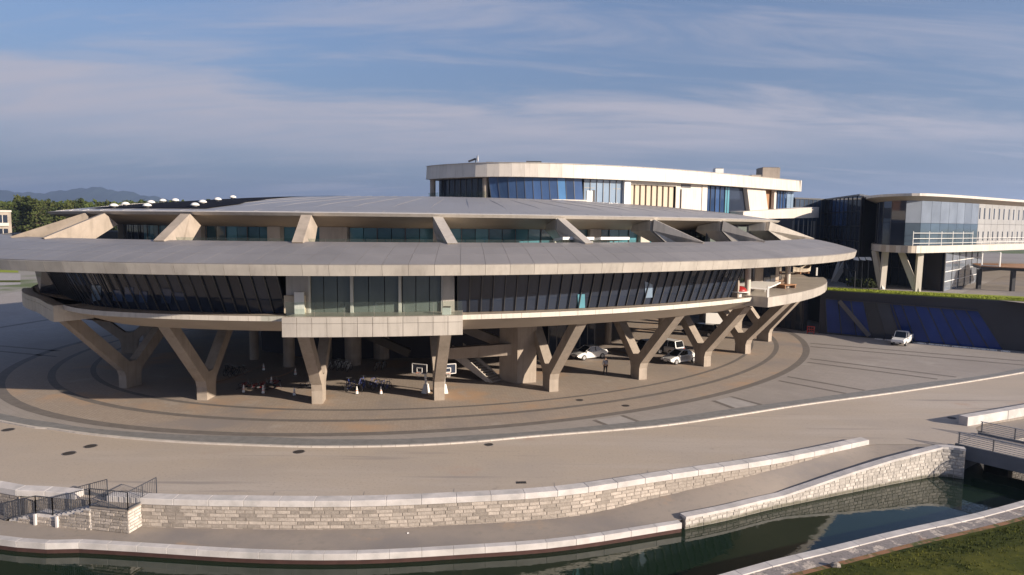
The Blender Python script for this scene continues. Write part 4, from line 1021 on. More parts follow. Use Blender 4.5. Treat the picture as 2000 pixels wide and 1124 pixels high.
MB().box(q.x+.1, q.x+.5, q.y+.2, q.y+.6, 0, top_z-.25).build('post', M['concrete'], stt)

# ---------------------------------------------------------------- roof deck with ventilators on the left of the dome
def domez(s):
    P_ = [(0, 18.65), (.15, 18.6), (.3, 18.5), (.4, 18.35), (.5, 18.12), (.6, 17.78), (.7, 17.33), (.78, 17.0), (.86, 16.5), (.892, 16.26)]
    for (a, za), (b_, zb) in zip(P_, P_[1:]):
        if a <= s <= b_: return za+(zb-za)*(s-a)/(b_-a)
    return 16.2
t0_, t1_ = tpx(212, .87, 16.5), tpx(405, .87, 16.5)
m_ = MB(); rows = []
for i in range(17):
    f = i/16; t = t0_-6+(t1_-t0_+6)*f; smin = .30 + .50*f
    rows.append([El(s, t, domez(s)+.06) for s in [smin+(.87-smin)*j/8 for j in range(9)]])
m_.loft(rows, close=False).build('dark_roof_glazing', mat('matt_dark_glazing', (.012, .013, .02), .9, 0, .05), SB)
vl = ['white roof ventilator nearest the eave on the dark roof glazing', 'white roof ventilator beside the right edge of the dark roof glazing', 'white roof ventilator high on the dark roof glazing',
      'white roof ventilator on the crest line, left of the middle one', 'white roof ventilator at the left part of the dark glazing', 'pale roof ventilator low at the left eave', 'white roof ventilator far left near the trees', 'pinkish roof ventilator at the tip of the dark roof glazing', 'white roof ventilator just right of the leftmost pair', 'pale roof ventilator on the upper right edge of the dark roof glazing']
for (x, s), lb in zip(((380, .85), (395, .80), (342, .74), (318, .72), (295, .80), (288, .86), (222, .86), (455, .62), (245, .83), (425, .72)), vl):
    t = tpx(x, s, domez(s)); c = El(s, t, domez(s)+.05); v_ = thing('roof_ventilator', lb, 'ventilator', c, 0, 'ventilators on the saucer roof')
    rows = []
    for i in range(6):
        a = i/5*math.pi/2; rows.append([(math.cos(a)*.36*math.cos(k*math.pi/5), math.cos(a)*.36*math.sin(k*math.pi/5), .1+.24*math.sin(a)) for k in range(10)])
    MB().loft(rows, caps=True).build('cowl', M['whitep'], v_, local=True, smooth=True); MB().tube((0, 0, 0), (0, 0, .12), .2, n=10).build('neck', M['mullion'], v_, local=True)

# ================================================================= UPPER PAVILION
ZL, ZT, ZBASE = 21.0, 22.72, 17.6
lip_px = [(832, 351), (836, 350.5), (850, 349.5), (870, 348.3), (890, 347.5), (930, 346), (990, 345.5), (1060, 346.5), (1130, 348.5), (1220, 352), (1320, 357), (1390, 361.5), (1460, 366.5), (1565, 374.5)]
lipp = [bp(a, b_, ZL) for a, b_ in lip_px]
back = [Vector((-9.5, 93.5, ZL)), Vector((-4, 99, ZL)), Vector((10, 107, ZL)), Vector((30, 117, ZL)), Vector((44, 122, ZL))]
UP = thing('upper_pavilion', 'long curved rooftop storey with white fascia and blue glazing above the dome', 'building', (15, 100, ZBASE))
loop = cr(list(reversed(back)) + lipp, 5)
def inset(path, d_): return offset(path, d_)
io = lambda d_: inset(loop, d_)
topp = io(.0)
m_ = MB(); m_.add([Vector((p.x, p.y, ZT-.05)) for p in loop], [tuple(range(len(loop)))]); up(m_.build('roof', M['dome'], UP, fix=False))
m_ = MB(); m_.add([Vector((p.x, p.y, ZL+.02)) for p in loop], [tuple(range(len(loop)))]); m_.build('soffit', M['soffit'], UP, fix=False)
FR = resample(loop[len(back)*5:], 46)
out_top = offset(FR, -.0)
for i in range(45):
    g = .006; a0, a1 = FR[i].lerp(FR[i+1], g), FR[i+1].lerp(FR[i], g); n_ = Vector((a1.y-a0.y, -(a1.x-a0.x), 0)).normalized()
    lo = .0; hi = -.12
    MB().hexa([a0-n_*.3, a1-n_*.3, a1+n_*lo, a0+n_*lo] + [Vector((q.x, q.y, ZT)) for q in (a0-n_*.45, a1-n_*.45, a1+n_*hi, a0+n_*hi)]).build('fascia_panel', M['white'], UP)
e = FR[-1]; e2 = Vector((44, 122, ZL)); MB().hexa([Vector((q.x, q.y, ZL)) for q in (e, e2, e2+Vector((-.3, -.3, 0)), e+Vector((-.3, -.3, 0)))] + [Vector((q.x, q.y, ZT)) for q in (e, e2, e2+Vector((-.3, -.3, 0)), e+Vector((-.3, -.3, 0)))]).build('end_fascia', M['white'], UP)
WP = offset(FR, .95)                       # wall line
def wpx(x):                                # point of the wall line in a pixel column
    best = min(range(len(WP)-1), key=lambda i: abs(colpx(WP[i])-x)); i = best
    a, b_ = WP[max(i-1, 0)], WP[min(i+1, len(WP)-1)]; ca, cb2 = colpx(a), colpx(b_); f = (x-ca)/(cb2-ca) if abs(cb2-ca) > 1e-6 else 0
    return a.lerp(b_, min(max(f, 0), 1))
def wall(x0, x1, z0, z1, mt_, nm, dn_=0.0, th=.12, x0t=None, x1t=None):
    a, b_ = wpx(x0), wpx(x1); at, bt = wpx(x0 if x0t is None else x0t), wpx(x1 if x1t is None else x1t)
    n_ = Vector((b_.y-a.y, -(b_.x-a.x), 0)).normalized()
    lo = [Vector((q.x, q.y, z0)) for q in (a-n_*(th-dn_), b_-n_*(th-dn_), b_+n_*dn_, a+n_*dn_)]; hi = [Vector((q.x, q.y, z1)) for q in (at-n_*(th-dn_), bt-n_*(th-dn_), bt+n_*dn_, at+n_*dn_)]
    return MB().hexa(lo+hi).build(nm, mt_, UP)
def zb(x): return 17.0
BZ = 17.0
x = 842
while x < 958: wall(x+.4, x+11.2, BZ, ZL, M['glass_dark'], 'window_pane', -1.0); wall(x, x+.8, BZ, ZL, M['mullion'], 'mullion', -.9); x += 11.6
for x in (845, 948): c = wpx(x)+Vector((0, .2, 0)); MB().tube(Vector((c.x, c.y, BZ)), Vector((c.x, c.y, ZL)), .36, n=12).build('round_column', M['concrete'], UP)
xs2 = [(964, 981)] + [(981+k*15.9, 981+(k+1)*15.9) for k in range(10)]
for k, (a, b_) in enumerate(xs2):
    a2, b2 = a, b_; wall(a+.3, b_+.3, BZ, ZL, M['glass_blue'] if k not in (8,) else M['glass_sky'], 'window_pane', .15, x0t=a-9 if k < 2 else a-5, x1t=b_-9 if k < 1 else b_-5)
    wall(a-.4, a+.4, BZ, ZL, M['mullion'], 'mullion', .2, x0t=a-9.4 if k < 2 else a-5.4, x1t=a-8.6 if k < 2 else a-4.6)
for k in range(6): a = 1141+k*12.7; wall(a+.3, a+12.4, BZ, ZL, M['glass_pale'], 'window_pane', -.1); wall(a-.4, a+.4, BZ, ZL, M['mullion'], 'mullion', 0)
wall(1141, 1218, 19.9, 20.0, M['mullion'], 'transom', -.04, .1)
wall(1147, 1158, BZ, 19.6, M['whitep'], 'door', -.02, .1); wall(1159, 1163, BZ, 19.7, M['darkframe'], 'door_gap', -.02, .1)
wall(1217, 1229, BZ, ZL, M['whitep'], 'white_column', .35, .9)
wall(1230, 1322, BZ, ZL, M['cream'], 'curtain', -.6)
for k in range(8): a = 1234+k*11.2; wall(a, a+7.6, BZ, 20.6, M['cream'], 'curtain_fold', -.42, .16); 
wall(1228, 1322, 20.6, ZL, M['white'], 'lintel', .0, .5)
wall(1322, 1372, BZ, ZL, M['white'], 'wall_panel', -.1); wall(1332, 1350, 20.5, 20.9, M['mullion'], 'air_vent', -.05, .1); wall(1331, 1359, 17.0, 20.3, M['white'], 'white_screen', .1, .1)
wall(1372, 1382, BZ, ZL, M['white'], 'pier', 0)
for k in range(5): a = 1383+k*9.4; wall(a+.3, a+9.2, BZ, ZL, M['glass_blue'] if k < 4 else M['glass_teal'], 'window_pane', -.4); wall(a-.4, a+.4, BZ, ZL, M['darkframe'], 'mullion', -.3)
wall(1425, 1466, BZ, ZL, M['glass_dark'], 'window_pane', -.4, x1t=1459)
wall(1465, 1501, BZ, ZL, M['white'], 'slanted_pier', .25, 1.2, x0t=1456, x1t=1492)
wall(1503, 1518, BZ, ZL, M['wood'], 'timber_wall', -.8); wall(1514, 1518, BZ, ZL, M['white'], 'column', -.1, .5)
for k in range(4): a = 1519+k*5.5; wall(a+.3, a+5.2, BZ, ZL, M['glass_blue'], 'window_pane', -.5); wall(a-.3, a+.3, BZ, ZL, M['mullion'], 'mullion', -.4)
for k in range(3): a = 1541+k*8; wall(a+.3, a+7.6, BZ, ZL, M['glass_pale'], 'window_pane', -.3)
wall(840, 1545, BZ, ZL, M['darkwall'], 'inner_wall', -3.2, .2) if False else None
core_ = offset(FR, 3.2); MB().loft([[Vector((p.x, p.y, BZ)), Vector((p.x, p.y, ZL))] for p in core_], close=False).build('inner_wall', M['darkwall'], UP)
wall(1075, 1143, 18.25, 18.45, M['white'], 'ledge', .6, .7)
# glass balustrade of the left end
for k in range(9): a = 838+k*13; wall(a+.4, a+12.4, BZ+.2, BZ+2.3, M['balustrade'], 'balustrade_pane', .6, .04)
# lower white ledge sweeping round the right end
lw = [bp(a, b_, 16.9) for a, b_ in ((1462, 424), (1500, 427), (1545, 428.5), (1580, 427), (1603, 425))] if False else [Vector((32.5, 98, 0)), Vector((37.5, 101.5, 0)), Vector((43, 106, 0)), Vector((48, 111, 0)), Vector((51.5, 117, 0))]
lwp = cr(lw, 4)
def zz_(p, y): d_ = p - Vector((0, 0, CAMZ)); return bpY(colpx(Vector((p.x, p.y, 16.5))), y, p.y).z
m_ = MB(); rows = []
for p, q in zip(lwp, offset(lwp, 4)):
    x = colpx(Vector((p.x, p.y, 17))); yt = 412+ (x-1480)*-.06; yb = 428-(x-1480)*.02
    zt_, zb_ = zz_(p, yt), zz_(p, yb)
    rows.append([Vector((p.x, p.y, zb_)), Vector((p.x, p.y, zt_)), Vector((q.x, q.y, zt_)), Vector((q.x, q.y, zb_))])
m_.loft(rows, close=True, caps=True).build('lower_ledge', M['white'], UP)
for k in range(7): p = lwp[min(8+k, len(lwp)-1)]+Vector((0, .5, 0)); MB().bar(Vector((p.x, p.y, 12.5)), Vector((p.x, p.y, 16.4)), .14).build('grey_slat', M['mullion'], UP)
# rooftop plant
def roofbox(px0, px1, ytop, ybot, Y, dep_, name, label, cat, mt_, parts=None):
    a, b_ = bpY(px0, ybot, Y), bpY(px1, ybot, Y); zt_ = bpY(px0, ytop, Y).z; c = Vector(((a.x+b_.x)/2, Y+dep_/2, ZT-.05))
    t = thing(name, label, cat, c); w = (b_.x-a.x)/2
    MB().box(-w, w, -dep_/2, dep_/2, 0, zt_-ZT).build('casing', mt_, t, local=True); MB().box(-w*.9, w*.9, -dep_*.45, dep_*.45, zt_-ZT, zt_-ZT+.08).build('cap', M['mullion'], t, local=True)
    return t
rb = roofbox(1397, 1413, 329, 345, 103, 1.4, 'roof_vent_box', 'small light metal box on the pavilion roof left of the stair block', 'roof vent', M['whitep'])
st_ = roofbox(1489, 1523, 327, 352, 112, 3, 'roof_stair_block', 'stepped grey block house near the right end of the pavilion roof', 'roof block', M['concrete'])
MB().box(-3.1, -1.42, -1.4, 1.4, 0, 1.0).build('lower_step', M['concrete'], st_, local=True)
dsh = thing('satellite_dish', 'white satellite dish with dark mount on the left of the pavilion roof', 'satellite dish', (bpY(929, 322, 86).x, 86, ZT-.05))
rows = []
for i in range(5):
    r = .45*i/4; rows.append([(.1+.25*(1-(r/.45)**2)*-1+.2, r*math.cos(k*math.pi/6), .75+r*math.sin(k*math.pi/6)) for k in range(12)])
MB().loft(rows).build('dish', M['whitep'], dsh, local=True); MB().bar((0, 0, 0), (0, 0, .75), .1).build('mast', M['darkframe'], dsh, local=True); MB().bar((-.9, 0, .35), (0, 0, .7), .22).build('mount', M['darkframe'], dsh, local=True)
sk = thing('roof_plant', 'low dark plant unit on the pavilion roof above the blue glazing', 'roof plant', (bpY(1040, 320, 88).x, 88, ZT-.05))
MB().box(-1.9, 1.9, -1, 1, 0, .3).build('base', M['darkframe'], sk, local=True); MB().box(-.8, 1.1, -.7, .7, .3, .62).build('unit', M['mullion'], sk, local=True)
sk = thing('roof_hatch', 'small dark hatch right of the satellite dish on the pavilion roof', 'roof hatch', (bpY(957, 320, 86).x, 86, ZT-.05))
MB().box(-.4, .4, -.4, .4, 0, .22).build('curb', M['darkframe'], sk, local=True); MB().box(-.44, .44, -.44, .44, .22, .3).build('lid', M['darkframe'], sk, local=True)
#__PART3__
# ================================================================= PODIUM, WING AND GLASS BLOCK ON THE RIGHT
def onplane(px_, py_, p0, nrm):
    o = Vector((0, 0, CAMZ)); d = bp(px_, py_, 0) - o; d.normalize()
    if d.z > 0: pass
    u = (px_-1000)/FPX; v = (py_-562)/FPX; dd_ = (_x*u - _y*v + _fw); t = (p0-o).dot(nrm)/dd_.dot(nrm); return o + dd_*t
PA, PB = Vector((44.8, 99.9, 0)), Vector((64.8, 86.4, 0))
pdv = (PB-PA).normalized(); pn = Vector((pdv.y, -pdv.x, 0))       # outward, towards the camera
PD = thing('podium_building', 'low dark podium with a tilted blue glass front and lawn on its roof', 'building', (60, 95, 0))
PE = PA + pdv*75
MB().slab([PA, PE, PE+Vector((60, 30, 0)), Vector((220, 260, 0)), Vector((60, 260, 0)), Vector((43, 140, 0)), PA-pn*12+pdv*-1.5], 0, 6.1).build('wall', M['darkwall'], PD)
MB().slab([PA+pn*.12, PE+pn*.12, PE-pn*.2, PA-pn*.2], 5.9, 6.3).build('parapet', M['darkwall'], PD)
def pw(x, y, o_=.0): return onplane(x, y, PA, pn) + pn*o_
# window: corners read on the wall plane
wtl, wtr, wbr, wbl = (1612, 583), (1910, 607), (1960, 684), (1615, 649)
NPW = 12
for k in range(NPW):
    f0, f1 = k/NPW+.002, (k+1)/NPW-.002
    def lerp2(a, b_, f): return (a[0]+(b_[0]-a[0])*f, a[1]+(b_[1]-a[1])*f)
    c4 = [lerp2(wbl, wbr, f0), lerp2(wbl, wbr, f1), lerp2(wtl, wtr, f1), lerp2(wtl, wtr, f0)]
    m_ = M['glass_dark'] if k in (3, 4) else M['glass_podium']
    MB().prism([pw(*c, -.02) for c in c4], pn*.05).build('window_pane', m_, PD)
for k in range(NPW+1):
    f = k/NPW; a, b_ = lerp2(wbl, wbr, f), lerp2(wtl, wtr, f); MB().bar(pw(*a, .04), pw(*b_, .04), .07, .12).build('mullion', M['darkframe'], PD)
MB().bar(pw(*wtl, .1), pw(*wtr, .1), .3, .18).build('lintel', M['darkwall'], PD)
MB().bar(pw(1640, 588, .25), pw(1698, 656, .25), .5, .55).build('diagonal_strut', mat('dark_concrete', (.13, .12, .12), .8), PD)
MB().bar(pw(1742, 595, .12), pw(1766, 662, .12), .22, .15).build('diagonal_frame', M['darkwall'], PD)
up(poly('roof_lawn', [PA+pn*.1+Vector((0, 0, 0)), PE+pn*.1, PE-pn*3.4, PA-pn*2.6], 6.33, M['lawn'], None, PD)) if False else None
lw_ = MB(); lw_.slab([PA-pn*.2, PE-pn*.2, PE-pn*13, PA-pn*4.4], 6.1, 6.42); lawn = lw_.build('roof_lawn', M['lawn'], PD)
m_ = MB(); rnd = random.Random(2)
for i in range(5000):
    f = rnd.random()**1.0*.4; w = rnd.uniform(.25, 4.3); p = PA + pdv*(75*f) - pn*w; a = rnd.uniform(0, 3.14); m_.add([(p.x-.06*math.cos(a), p.y-.06*math.sin(a), 6.4), (p.x+.06*math.cos(a), p.y+.06*math.sin(a), 6.4), (p.x, p.y, 6.4+rnd.uniform(.06, .2))], [(0, 1, 2)])
m_.build('lawn_blades', M['lawn'], PD, kind='stuff', fix=False)
MB().slab([PE-pn*3.7, PA-pn*2.5, PA-pn*9+pdv*-1, Vector((43.5, 140, 0)), Vector((60, 255, 0)), Vector((215, 255, 0)), PE+Vector((55, 25, 0))], 6.11, 6.3).build('roof_paving', M['plaza'], PD)
# white edging stones at the podium foot
tb_ = (1716, 1736, 1756, 1800, 1822, 1830, 1846, 1868, 1884, 1903, 1921, 1938, 1964)
for k, x in enumerate(tb_):
    y = 662 + (x-1716)*.096; p = bp(x, y+1.5, 0); lb = 'white wheel stop under podium glass, %s' % ['leftmost one', 'second from the left', 'third from the left, left of the pickup', 'first to the right of the pickup', 'second to the right of the pickup', 'third to the right of the pickup', 'fourth to the right of the pickup', 'fifth to the right of the pickup', 'sixth to the right of the pickup', 'fourth from the right', 'third from the right', 'second from the right', 'rightmost one'][k]
    t = thing('wheel_stop', lb, 'wheel stop', p, math.atan2(pdv.y, pdv.x), 'wheel stops along the podium'); MB().prism([(-.5, -.1, 0), (.5, -.1, 0), (.46, -.07, .13), (-.46, -.07, .13)], (0, .16, 0)).build('block', M['whitep'], t, local=True)
    for xx in (-.3, .3): MB().box(xx-.04, xx+.04, -.105, -.095, .03, .1).build('reflector', M['mullion'], t, local=True)
# the wing
M['glass_low_reflection'] = glass('painted_reflection_glass', (.05, .075, .10), .03, .5, 1.0)  # lower row of panes: reflections painted in as a darker glass colour
M['reflected_wall'] = mat('painted_reflected_wall', (.33, .325, .32), .35, 0, .5, .06, .06, .6)  # far panes take the tone of a pale building mirrored in them
WG = thing('right_wing', 'curved glass wing with white floor band raised on slanted white columns', 'building', (58, 98, 6.3))
wpl = [(71.5, 138), (61.5, 118), (55.2, 106.5), (53.2, 100.5), (53.4, 96.6), (55.4, 95.0), (62.9, 99.6), (72.2, 106.4), (90, 119.5), (120, 141), (140, 156)]
wp = cr([Vector((a, b_, 0)) for a, b_ in wpl], 6)
backp = [Vector((140, 190, 0)), Vector((60, 170, 0))]
def platform(path, z0, z1, name, mt_):
    m_ = MB(); pts = path + backp; k = len(m_.v); n_ = len(pts)
    m_.loft([[Vector((p.x, p.y, z0)), Vector((p.x, p.y, z1))] for p in path], close=False)
    m_.add([(p.x, p.y, z1) for p in pts], [tuple(range(n_))]); m_.add([(p.x, p.y, z0) for p in pts], [tuple(reversed(range(n_)))])
    return m_.build(name, mt_, WG, fix=False)
platform(offset(wp, .03), 12.02, 12.98, 'floor_slab', M['soffit'])
fr = resample(wp, 70)
for i in range(69):
    a0, a1 = fr[i].lerp(fr[i+1], .004), fr[i+1].lerp(fr[i], .004); n_ = Vector((a1.y-a0.y, -(a1.x-a0.x), 0)).normalized()
    MB().hexa([Vector((q.x, q.y, 12)) for q in (a0-n_*.06, a1-n_*.06, a1+n_*.02, a0+n_*.02)] + [Vector((q.x, q.y, 13)) for q in (a0-n_*.06, a1-n_*.06, a1+n_*.02, a0+n_*.02)]).build('slab_edge_panel', M['white'], WG)
platform(offset(wp, -1.1), 19.75, 20.1, 'roof', M['white'])
m_ = MB(); m_.loft([[Vector((p.x, p.y, 19.75)), Vector((q.x, q.y, 19.2))] for p, q in zip(offset(wp, -1.09), offset(wp, .5))], close=False).build('eave_soffit', M['soffit'], WG)
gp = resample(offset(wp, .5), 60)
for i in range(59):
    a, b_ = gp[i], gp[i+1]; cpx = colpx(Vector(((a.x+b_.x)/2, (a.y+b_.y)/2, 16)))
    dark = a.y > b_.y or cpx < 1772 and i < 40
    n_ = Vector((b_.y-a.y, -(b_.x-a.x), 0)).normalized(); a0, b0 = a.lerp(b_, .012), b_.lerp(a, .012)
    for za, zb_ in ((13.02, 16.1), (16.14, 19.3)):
        MB().hexa([Vector((q.x, q.y, za)) for q in (a0-n_*.05, b0-n_*.05, b0, a0)] + [Vector((q.x, q.y, zb_)) for q in (a0-n_*.05, b0-n_*.05, b0, a0)]).build('window_pane', M['glass_dark'] if dark or (cpx < 1778) else (M['glass_wing'] if (za > 16 or cpx > 1905) and cpx < 1905 else (M['glass_low_reflection'] if cpx < 1905 else M['reflected_wall'])), WG)
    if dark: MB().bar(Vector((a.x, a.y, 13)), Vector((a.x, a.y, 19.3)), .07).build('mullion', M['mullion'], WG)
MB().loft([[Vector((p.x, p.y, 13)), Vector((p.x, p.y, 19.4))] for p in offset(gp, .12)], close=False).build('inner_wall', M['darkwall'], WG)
# dark patches painting the windows of a building mirrored in the far glazing
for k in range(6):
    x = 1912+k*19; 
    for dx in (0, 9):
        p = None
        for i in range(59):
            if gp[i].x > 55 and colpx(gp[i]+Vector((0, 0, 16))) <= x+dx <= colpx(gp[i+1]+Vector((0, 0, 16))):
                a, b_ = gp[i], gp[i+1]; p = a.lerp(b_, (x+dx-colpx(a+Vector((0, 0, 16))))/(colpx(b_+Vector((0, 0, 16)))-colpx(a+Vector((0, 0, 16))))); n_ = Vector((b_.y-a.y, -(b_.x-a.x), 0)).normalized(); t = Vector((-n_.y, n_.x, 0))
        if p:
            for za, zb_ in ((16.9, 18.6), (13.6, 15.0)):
                MB().hexa([Vector((q.x, q.y, za)) for q in (p-t*.2, p+t*.2, p+t*.2+n_*.02, p-t*.2+n_*.02)] + [Vector((q.x, q.y, zb_)) for q in (p-t*.2, p+t*.2, p+t*.2+n_*.02, p-t*.2+n_*.02)]).build('reflected_window', M['glass_dark'], WG)
rl = [p for p in resample(offset(wp, .12), 90)]; rl = [p for p in rl if p.x > 54.5 and colpx(p+Vector((0, 0, 14))) > 1768]
for z in (13.35, 14.0, 14.75):
    for a, b_ in zip(rl, rl[1:]): 
        if colpx(b_) < 1890 or z < 14.2: MB().bar(Vector((a.x, a.y, z)), Vector((b_.x, b_.y, z)), .06).build('rail', M['whitep'], WG)
for p in rl[::2]: MB().bar(Vector((p.x, p.y, 13)), Vector((p.x, p.y, 15.0 if colpx(p) < 1890 else 14.0)), .07).build('railing_post', M['whitep'], WG)
for (bx, by), tops in (((1722, 566), ((1708, 497), (1729, 499))), ((1791, 571), ((1760, 497), (1797, 499))), ((1662, 558), ((1650, 500), (1668, 500)))):
    B = bp(bx, by, 6.3)
    if bx == 1662: B = B + Vector((0, 6, 0))
    for tx, ty in tops:
        tpnt = bpY(tx, ty, B.y + (1.5 if tx < bx else -.3)); tpnt.z = 12.02; MB().bar(B, tpnt, .50, .8).build('slanted_column', M['white'], WG)
# lower glazed storey beneath the wing
q0, q1, q2 = bp(1712, 556, 6.3)+Vector((1.5, 3.5, 0)), bp(1842, 570, 6.3), bp(1916, 549, 6.3)
for (a, b_, mt_, nn, rows_) in ((q0, q1, M['glass_dark'], 8, 2), (q1, q2, M['glass_wing'], 6, 4)):
    n_ = Vector((b_.y-a.y, -(b_.x-a.x), 0)).normalized(); lean = Vector((0, 0, 0)) if mt_ is M['glass_wing'] else Vector((0, 0, 0))
    for k in range(nn):
        p, r_ = a.lerp(b_, k/nn+.004), a.lerp(b_, (k+1)/nn-.004)
        for j in range(rows_):
            z0, z1 = 6.3+5.7*j/rows_+.03, 6.3+5.7*(j+1)/rows_-.03
            MB().hexa([Vector((q.x, q.y, z0)) for q in (p-n_*.06, r_-n_*.06, r_, p)] + [Vector((q.x, q.y, z1)) for q in (p-n_*.06, r_-n_*.06, r_, p)]).build('lower_pane', mt_, WG)
    for k in range(nn+1): p = a.lerp(b_, k/nn)+n_*.03; MB().bar(Vector((p.x, p.y, 6.3)), Vector((p.x, p.y, 12)), .1).build('lower_mullion', M['mullion'] if mt_ is M['glass_wing'] else M['darkframe'], WG)
    if rows_ == 4:
        for j in range(1, 4): z = 6.3+5.7*j/4; MB().bar(Vector((a.x, a.y, z))+n_*.03, Vector((b_.x, b_.y, z))+n_*.03, .1).build('transom', M['whitep'], WG)
MB().slab([q0+Vector((.3, .4, 0)), q1+Vector((-.2, .4, 0)), q2+Vector((-.2, .4, 0)), q2+Vector((6, 20, 0)), q0+Vector((6, 20, 0))], 6.3, 12.0).build('lower_wall', M['darkwall'], WG)
# terrace frame at the right edge
TF = thing('terrace_deck', 'timber terrace deck on dark posts with a white portal frame at its end', 'terrace', bp(1950, 560, 6.3))
dz = 9.6; d0, d1 = bpY(1916, 520, 104), bpY(2040, 528, 98); dz = d0.z
MB().slab([d0, d1, d1+Vector((10, 14, 0)), d0+Vector((4, 8, 0))], dz-.5, dz-.12).build('beam', M['darkframe'], TF); MB().slab([d0, d1, d1+Vector((10, 14, 0)), d0+Vector((4, 8, 0))], dz-.12, dz).build('decking', M['wood'], TF)
for x, y in ((1917, 552), (1985, 556)): p = d0.lerp(d1, (x-1916)/124); MB().box(p.x-.25, p.x+.25, p.y+.1, p.y+.6, 6.3, dz-.5).build('post', M['darkframe'], TF)
pf = d0+Vector((.3, .3, 0)); MB().bar(pf, pf+Vector((0, 0, 2.1)), .16).build('portal_post', M['whitep'], TF); p2f = pf+(d1-d0).normalized()*2.3; MB().bar(Vector((p2f.x, p2f.y, dz)), Vector((p2f.x, p2f.y, dz+2.1)), .16).build('portal_post', M['whitep'], TF); MB().bar(pf+Vector((0, 0, 2.1)), Vector((p2f.x, p2f.y, dz+2.1)), .16).build('portal_beam', M['whitep'], TF); MB().bar(pf+Vector((0, 0, .1)), Vector((p2f.x, p2f.y, dz+.1)), .16).build('portal_sill', M['whitep'], TF)
m_ = MB(); gy = [bp(1870, 578, 6.3), bp(2060, 600, 6.3), bp(2100, 520, 6.3), bp(1960, 540, 6.3)]
sl = poly('brown_slope', [Vector((p.x, p.y, 0)) for p in gy], 6.34, M['walk'])
# glass block behind
GB = thing('glass_block', 'tall dark blue glass block between the saucer and the wing', 'building', (55, 118, 6.3))
ga, gb_, gc = Vector((49.5, 122, 0)), Vector((57.0, 127, 0)), Vector((53.6, 107, 0))
for (a, b_, nn, mt_) in ((ga, gb_, 7, M['glass_pale2'] if 'glass_pale2' in M else None), (gb_, gc, 9, M['glass_dark'])):
    mt_ = mt_ or glass('slate_glass', (.055, .075, .11), .08, .2, .6)
    n_ = Vector((b_.y-a.y, -(b_.x-a.x), 0)).normalized()
    if n_.dot(Vector((-.45, -1, 0))) < 0: n_ = -n_
    for k in range(nn):
        p, r_ = a.lerp(b_, k/nn+.004), a.lerp(b_, (k+1)/nn-.004)
        for j in range(6):
            z0, z1 = 6.3+14*j/6+.04, 6.3+14*(j+1)/6-.04
            mm_ = M['glass_blue'] if (mt_ is M['glass_dark'] and j >= 4 and k in (2, 3, 4, 5)) else mt_
            MB().hexa([Vector((q.x, q.y, z0)) for q in (p-n_*.06, r_-n_*.06, r_, p)] + [Vector((q.x, q.y, z1)) for q in (p-n_*.06, r_-n_*.06, r_, p)]).build('window_pane', mm_, GB)
    for k in range(nn+1): p = a.lerp(b_, k/nn)+n_*.03; MB().bar(Vector((p.x, p.y, 6.3)), Vector((p.x, p.y, 20.3)), .12).build('mullion', M['mullion'] if a is ga else M['darkframe'], GB)
    for j in range(1, 6): z = 6.3+14*j/6; MB().bar(Vector((a.x, a.y, z))+n_*.03, Vector((b_.x, b_.y, z))+n_*.03, .1).build('transom', M['darkframe'], GB)
MB().slab([ga+Vector((.2, .3, 0)), gb_+Vector((.2, .2, 0)), gc+Vector((.3, 0, 0)), gc+Vector((8, 10, 0)), gb_+Vector((8, 12, 0)), ga+Vector((0, 12, 0))], 6.3, 20.2).build('wall', M['darkwall'], GB)
MB().slab([ga+Vector((-.2, -.3, 0)), gb_+Vector((-.2, -.3, 0)), gc+Vector((-.4, 0, 0)), gc+Vector((8, 10, 0)), gb_+Vector((8, 12, 0)), ga+Vector((0, 12, 0))], 20.3, 20.55).build('roof', M['mullion'], GB)
# dark lower building between saucer and podium
LB = thing('link_building', 'low shaded link building behind the right end of the saucer', 'building', (46, 118, 0))
MB().slab([(38, 112), (43.2, 101.5), (44.4, 103), (44, 140), (36, 140)], 0, 6.05).build('wall', M['darkwall'], LB)
MB().slab([(37.8, 111.8), (43.1, 101.2), (44.5, 103), (44.2, 140.2), (35.8, 140.2)], 6.06, 6.3).build('roof', M['concrete'], LB)
for k in range(6): p = Vector((38, 112, 0)).lerp(Vector((43.2, 101.5, 0)), k/6+.05); q = Vector((38, 112, 0)).lerp(Vector((43.2, 101.5, 0)), k/6+.14); MB().hexa([Vector((v.x-.06, v.y-.03, .2)) for v in (p, q, q+Vector((.1, .05, 0)), p+Vector((.1, .05, 0)))] + [Vector((v.x-.06, v.y-.03, 5.2)) for v in (p, q, q+Vector((.1, .05, 0)), p+Vector((.1, .05, 0)))]).build('window', M['glass_dark'], LB)
LT = thing('light_panels', 'three small white canopies in the shade left of the wing columns', 'canopy', bpY(1685, 540, 101.5))
for x in (1672, 1685, 1697): a = bpY(x, 508, 101.5); MB().prism([(a.x-.4, 101.2, a.z), (a.x+.3, 101.2, a.z-.1), (a.x+.35, 101.6, a.z+.35), (a.x-.35, 101.6, a.z+.35)], (0, .3, .05)).build('shade', M['whitep'], LT); MB().bar((a.x, 101.5, 6.3), (a.x, 101.5, a.z), .1).build('post', M['darkframe'], LT)

